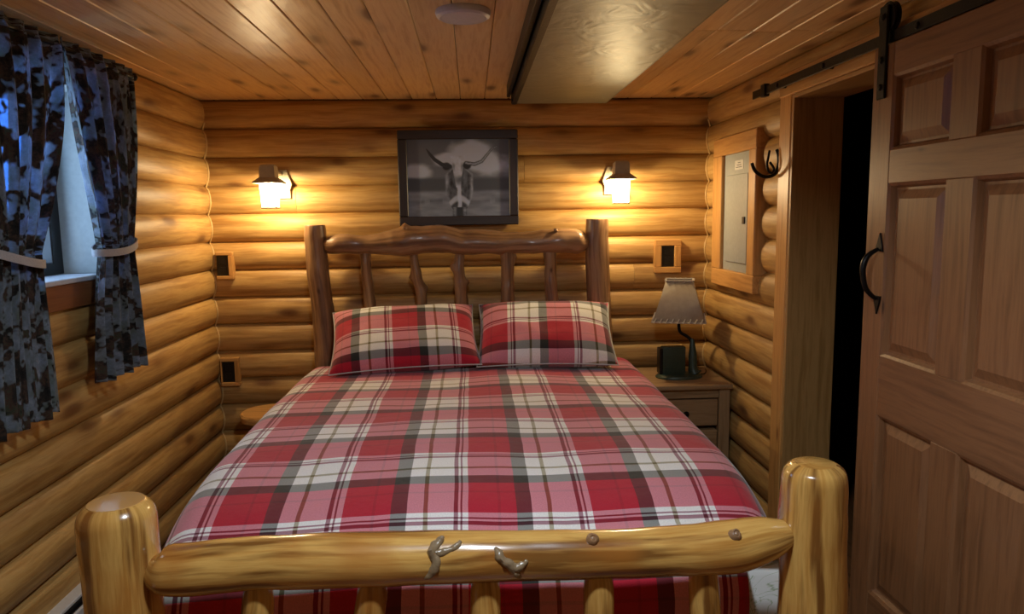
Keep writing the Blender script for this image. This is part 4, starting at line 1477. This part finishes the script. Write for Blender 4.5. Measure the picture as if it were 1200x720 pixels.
# little flat block figure and the twig trunk
box('base_block', (LX - 0.095, LY - 0.035, nzt + 0.018), (LX + 0.03, LY + 0.02, nzt + 0.165), M_GREEN, lp_, 0.006, 'Z', 2)
box('block_edge', (LX - 0.112, LY - 0.038, nzt + 0.018), (LX - 0.094, LY + 0.022, nzt + 0.158), M_BLACKPL, lp_, 0.003, 'Z')
limb('trunk', [(LX + 0.085, LY - 0.03, nzt + 0.012, 0.040), (LX + 0.075, LY - 0.025, nzt + 0.04, 0.026), (LX + 0.072, LY - 0.02, nzt + 0.13, 0.020), (LX + 0.070, LY - 0.015, nzt + 0.205, 0.011)],
     M_GREEN, lp_, n=20, seg=12, lump=0.2, seed=3, freq=25)
limb('stem', [(LX + 0.074, LY - 0.018, nzt + 0.12, 0.011), (LX + 0.068, LY - 0.012, nzt + 0.185, 0.010), (LX + 0.045, LY - 0.005, nzt + 0.215, 0.0085), (LX + 0.010, LY, nzt + 0.238, 0.0085),
              (LX, LY, nzt + 0.275, 0.0085), (LX, LY, nzt + 0.34, 0.0085), (LX, LY, nzt + 0.50, 0.006)], M_IRON, lp_, n=36, seg=10, lump=0.1, seed=2, freq=30)
# shade: four-sided, laced at both rims
zb_, zt_ = 0.914, 1.128
rotz = math.radians(-17)
cor = lambda hw, k: (LX + hw * 1.4142 * math.cos(rotz + PI / 4 + k * PI / 2), LY + hw * 1.4142 * math.sin(rotz + PI / 4 + k * PI / 2))
bm = bmesh.new()
hb, htp = 0.134, 0.070
lo = [bm.verts.new((*cor(hb, k), zb_)) for k in range(4)]
md = [bm.verts.new((*cor((hb + htp) / 2 * 0.985, k), (zb_ + zt_) / 2)) for k in range(4)]
hi = [bm.verts.new((*cor(htp, k), zt_)) for k in range(4)]
for A, Bq in ((lo, md), (md, hi)):
    for k in range(4):
        bm.faces.new((A[k], A[(k + 1) % 4], Bq[(k + 1) % 4], Bq[k]))
bmesh.ops.recalc_face_normals(bm, faces=bm.faces)
sh = finish('shade', bm, M_HIDE, lp_, angle=20)
sm2 = sh.modifiers.new('thickness', 'SOLIDIFY')
sm2.thickness = 0.003
for hw, zz, cnt, ln in ((hb, zb_, 9, 0.020), (htp, zt_, 5, 0.015)):
    for k in range(4):
        a, b = Vector(cor(hw, k)), Vector(cor(hw, (k + 1) % 4))
        nrm = Vector(((a + b) / 2 - Vector((LX, LY)))).normalized()
        limb('rim_cord', [(a.x, a.y, zz, 0.004), (b.x, b.y, zz, 0.004)], M_LACE, sh, seg=6, smooth_path=False, round_cap=0)
        for t in range(cnt):
            f0 = (t + 0.3) / cnt
            f1 = f0 + 0.35 / cnt
            p, q = a.lerp(b, f0) + nrm * 0.005, a.lerp(b, f1) + nrm * 0.002
            s_ = 1 if zz == zb_ else -1
            limb('lace', [(p.x, p.y, zz - 0.004 * s_, 0.0035), (q.x - nrm.x * 0.004, q.y - nrm.y * 0.004, zz + s_ * ln, 0.0032)], M_LACE, sh, seg=5, smooth_path=False, round_cap=0)
limb('cord', [(LX + 0.09, LY + 0.0, nzt + 0.008, 0.003), (LX + 0.15, LY + 0.01, nzt + 0.006, 0.003), (LX + 0.175, LY + 0.08, nzt + 0.02, 0.003), (LX + 0.17, LY + 0.16, nzt + 0.006, 0.003),
              (LX + 0.15, LY + 0.225, nzt + 0.004, 0.003)], M_BLACKPL, lp_, n=24, seg=6, round_cap=0)

# ------------------------------------------------------------------ low slab stool on the window side
sl = empty('slab_stool', (-1.06, 3.86, 0), 'low round pine slab stool between the bed and the log corner', 'stool')
bm = bmesh.new()
n = 36
rings = []
for rr, zz in ((0.93, 0.418), (1.0, 0.428), (1.0, 0.452), (0.95, 0.462)):
    ring_ = []
    for k in range(n):
        a = 2 * PI * k / n
        r = rr * 0.165 * (1 + 0.05 * mnoise.noise(Vector((math.cos(a) * 2, math.sin(a) * 2, 3))))
        ring_.append(bm.verts.new((-1.075 + r * 1.05 * math.cos(a), 3.84 + r * math.sin(a), zz)))
    rings.append(ring_)
for A, Bq in zip(rings, rings[1:]):
    for k in range(n):
        bm.faces.new((A[k], A[(k + 1) % n], Bq[(k + 1) % n], Bq[k]))
bm.faces.new(rings[0][::-1]); bm.faces.new(rings[-1])
bmesh.ops.recalc_face_normals(bm, faces=bm.faces)
finish('top', bm, M_TRIM, sl, angle=40)
for k in range(3):
    a = 0.5 + k * 2 * PI / 3
    limb('leg', [(-1.075 + 0.14 * math.cos(a), 3.84 + 0.14 * math.sin(a), 0, 0.02), (-1.075 + 0.09 * math.cos(a), 3.84 + 0.09 * math.sin(a), 0.42, 0.024)], M_BED, sl, seg=10, smooth_path=False, round_cap=0)
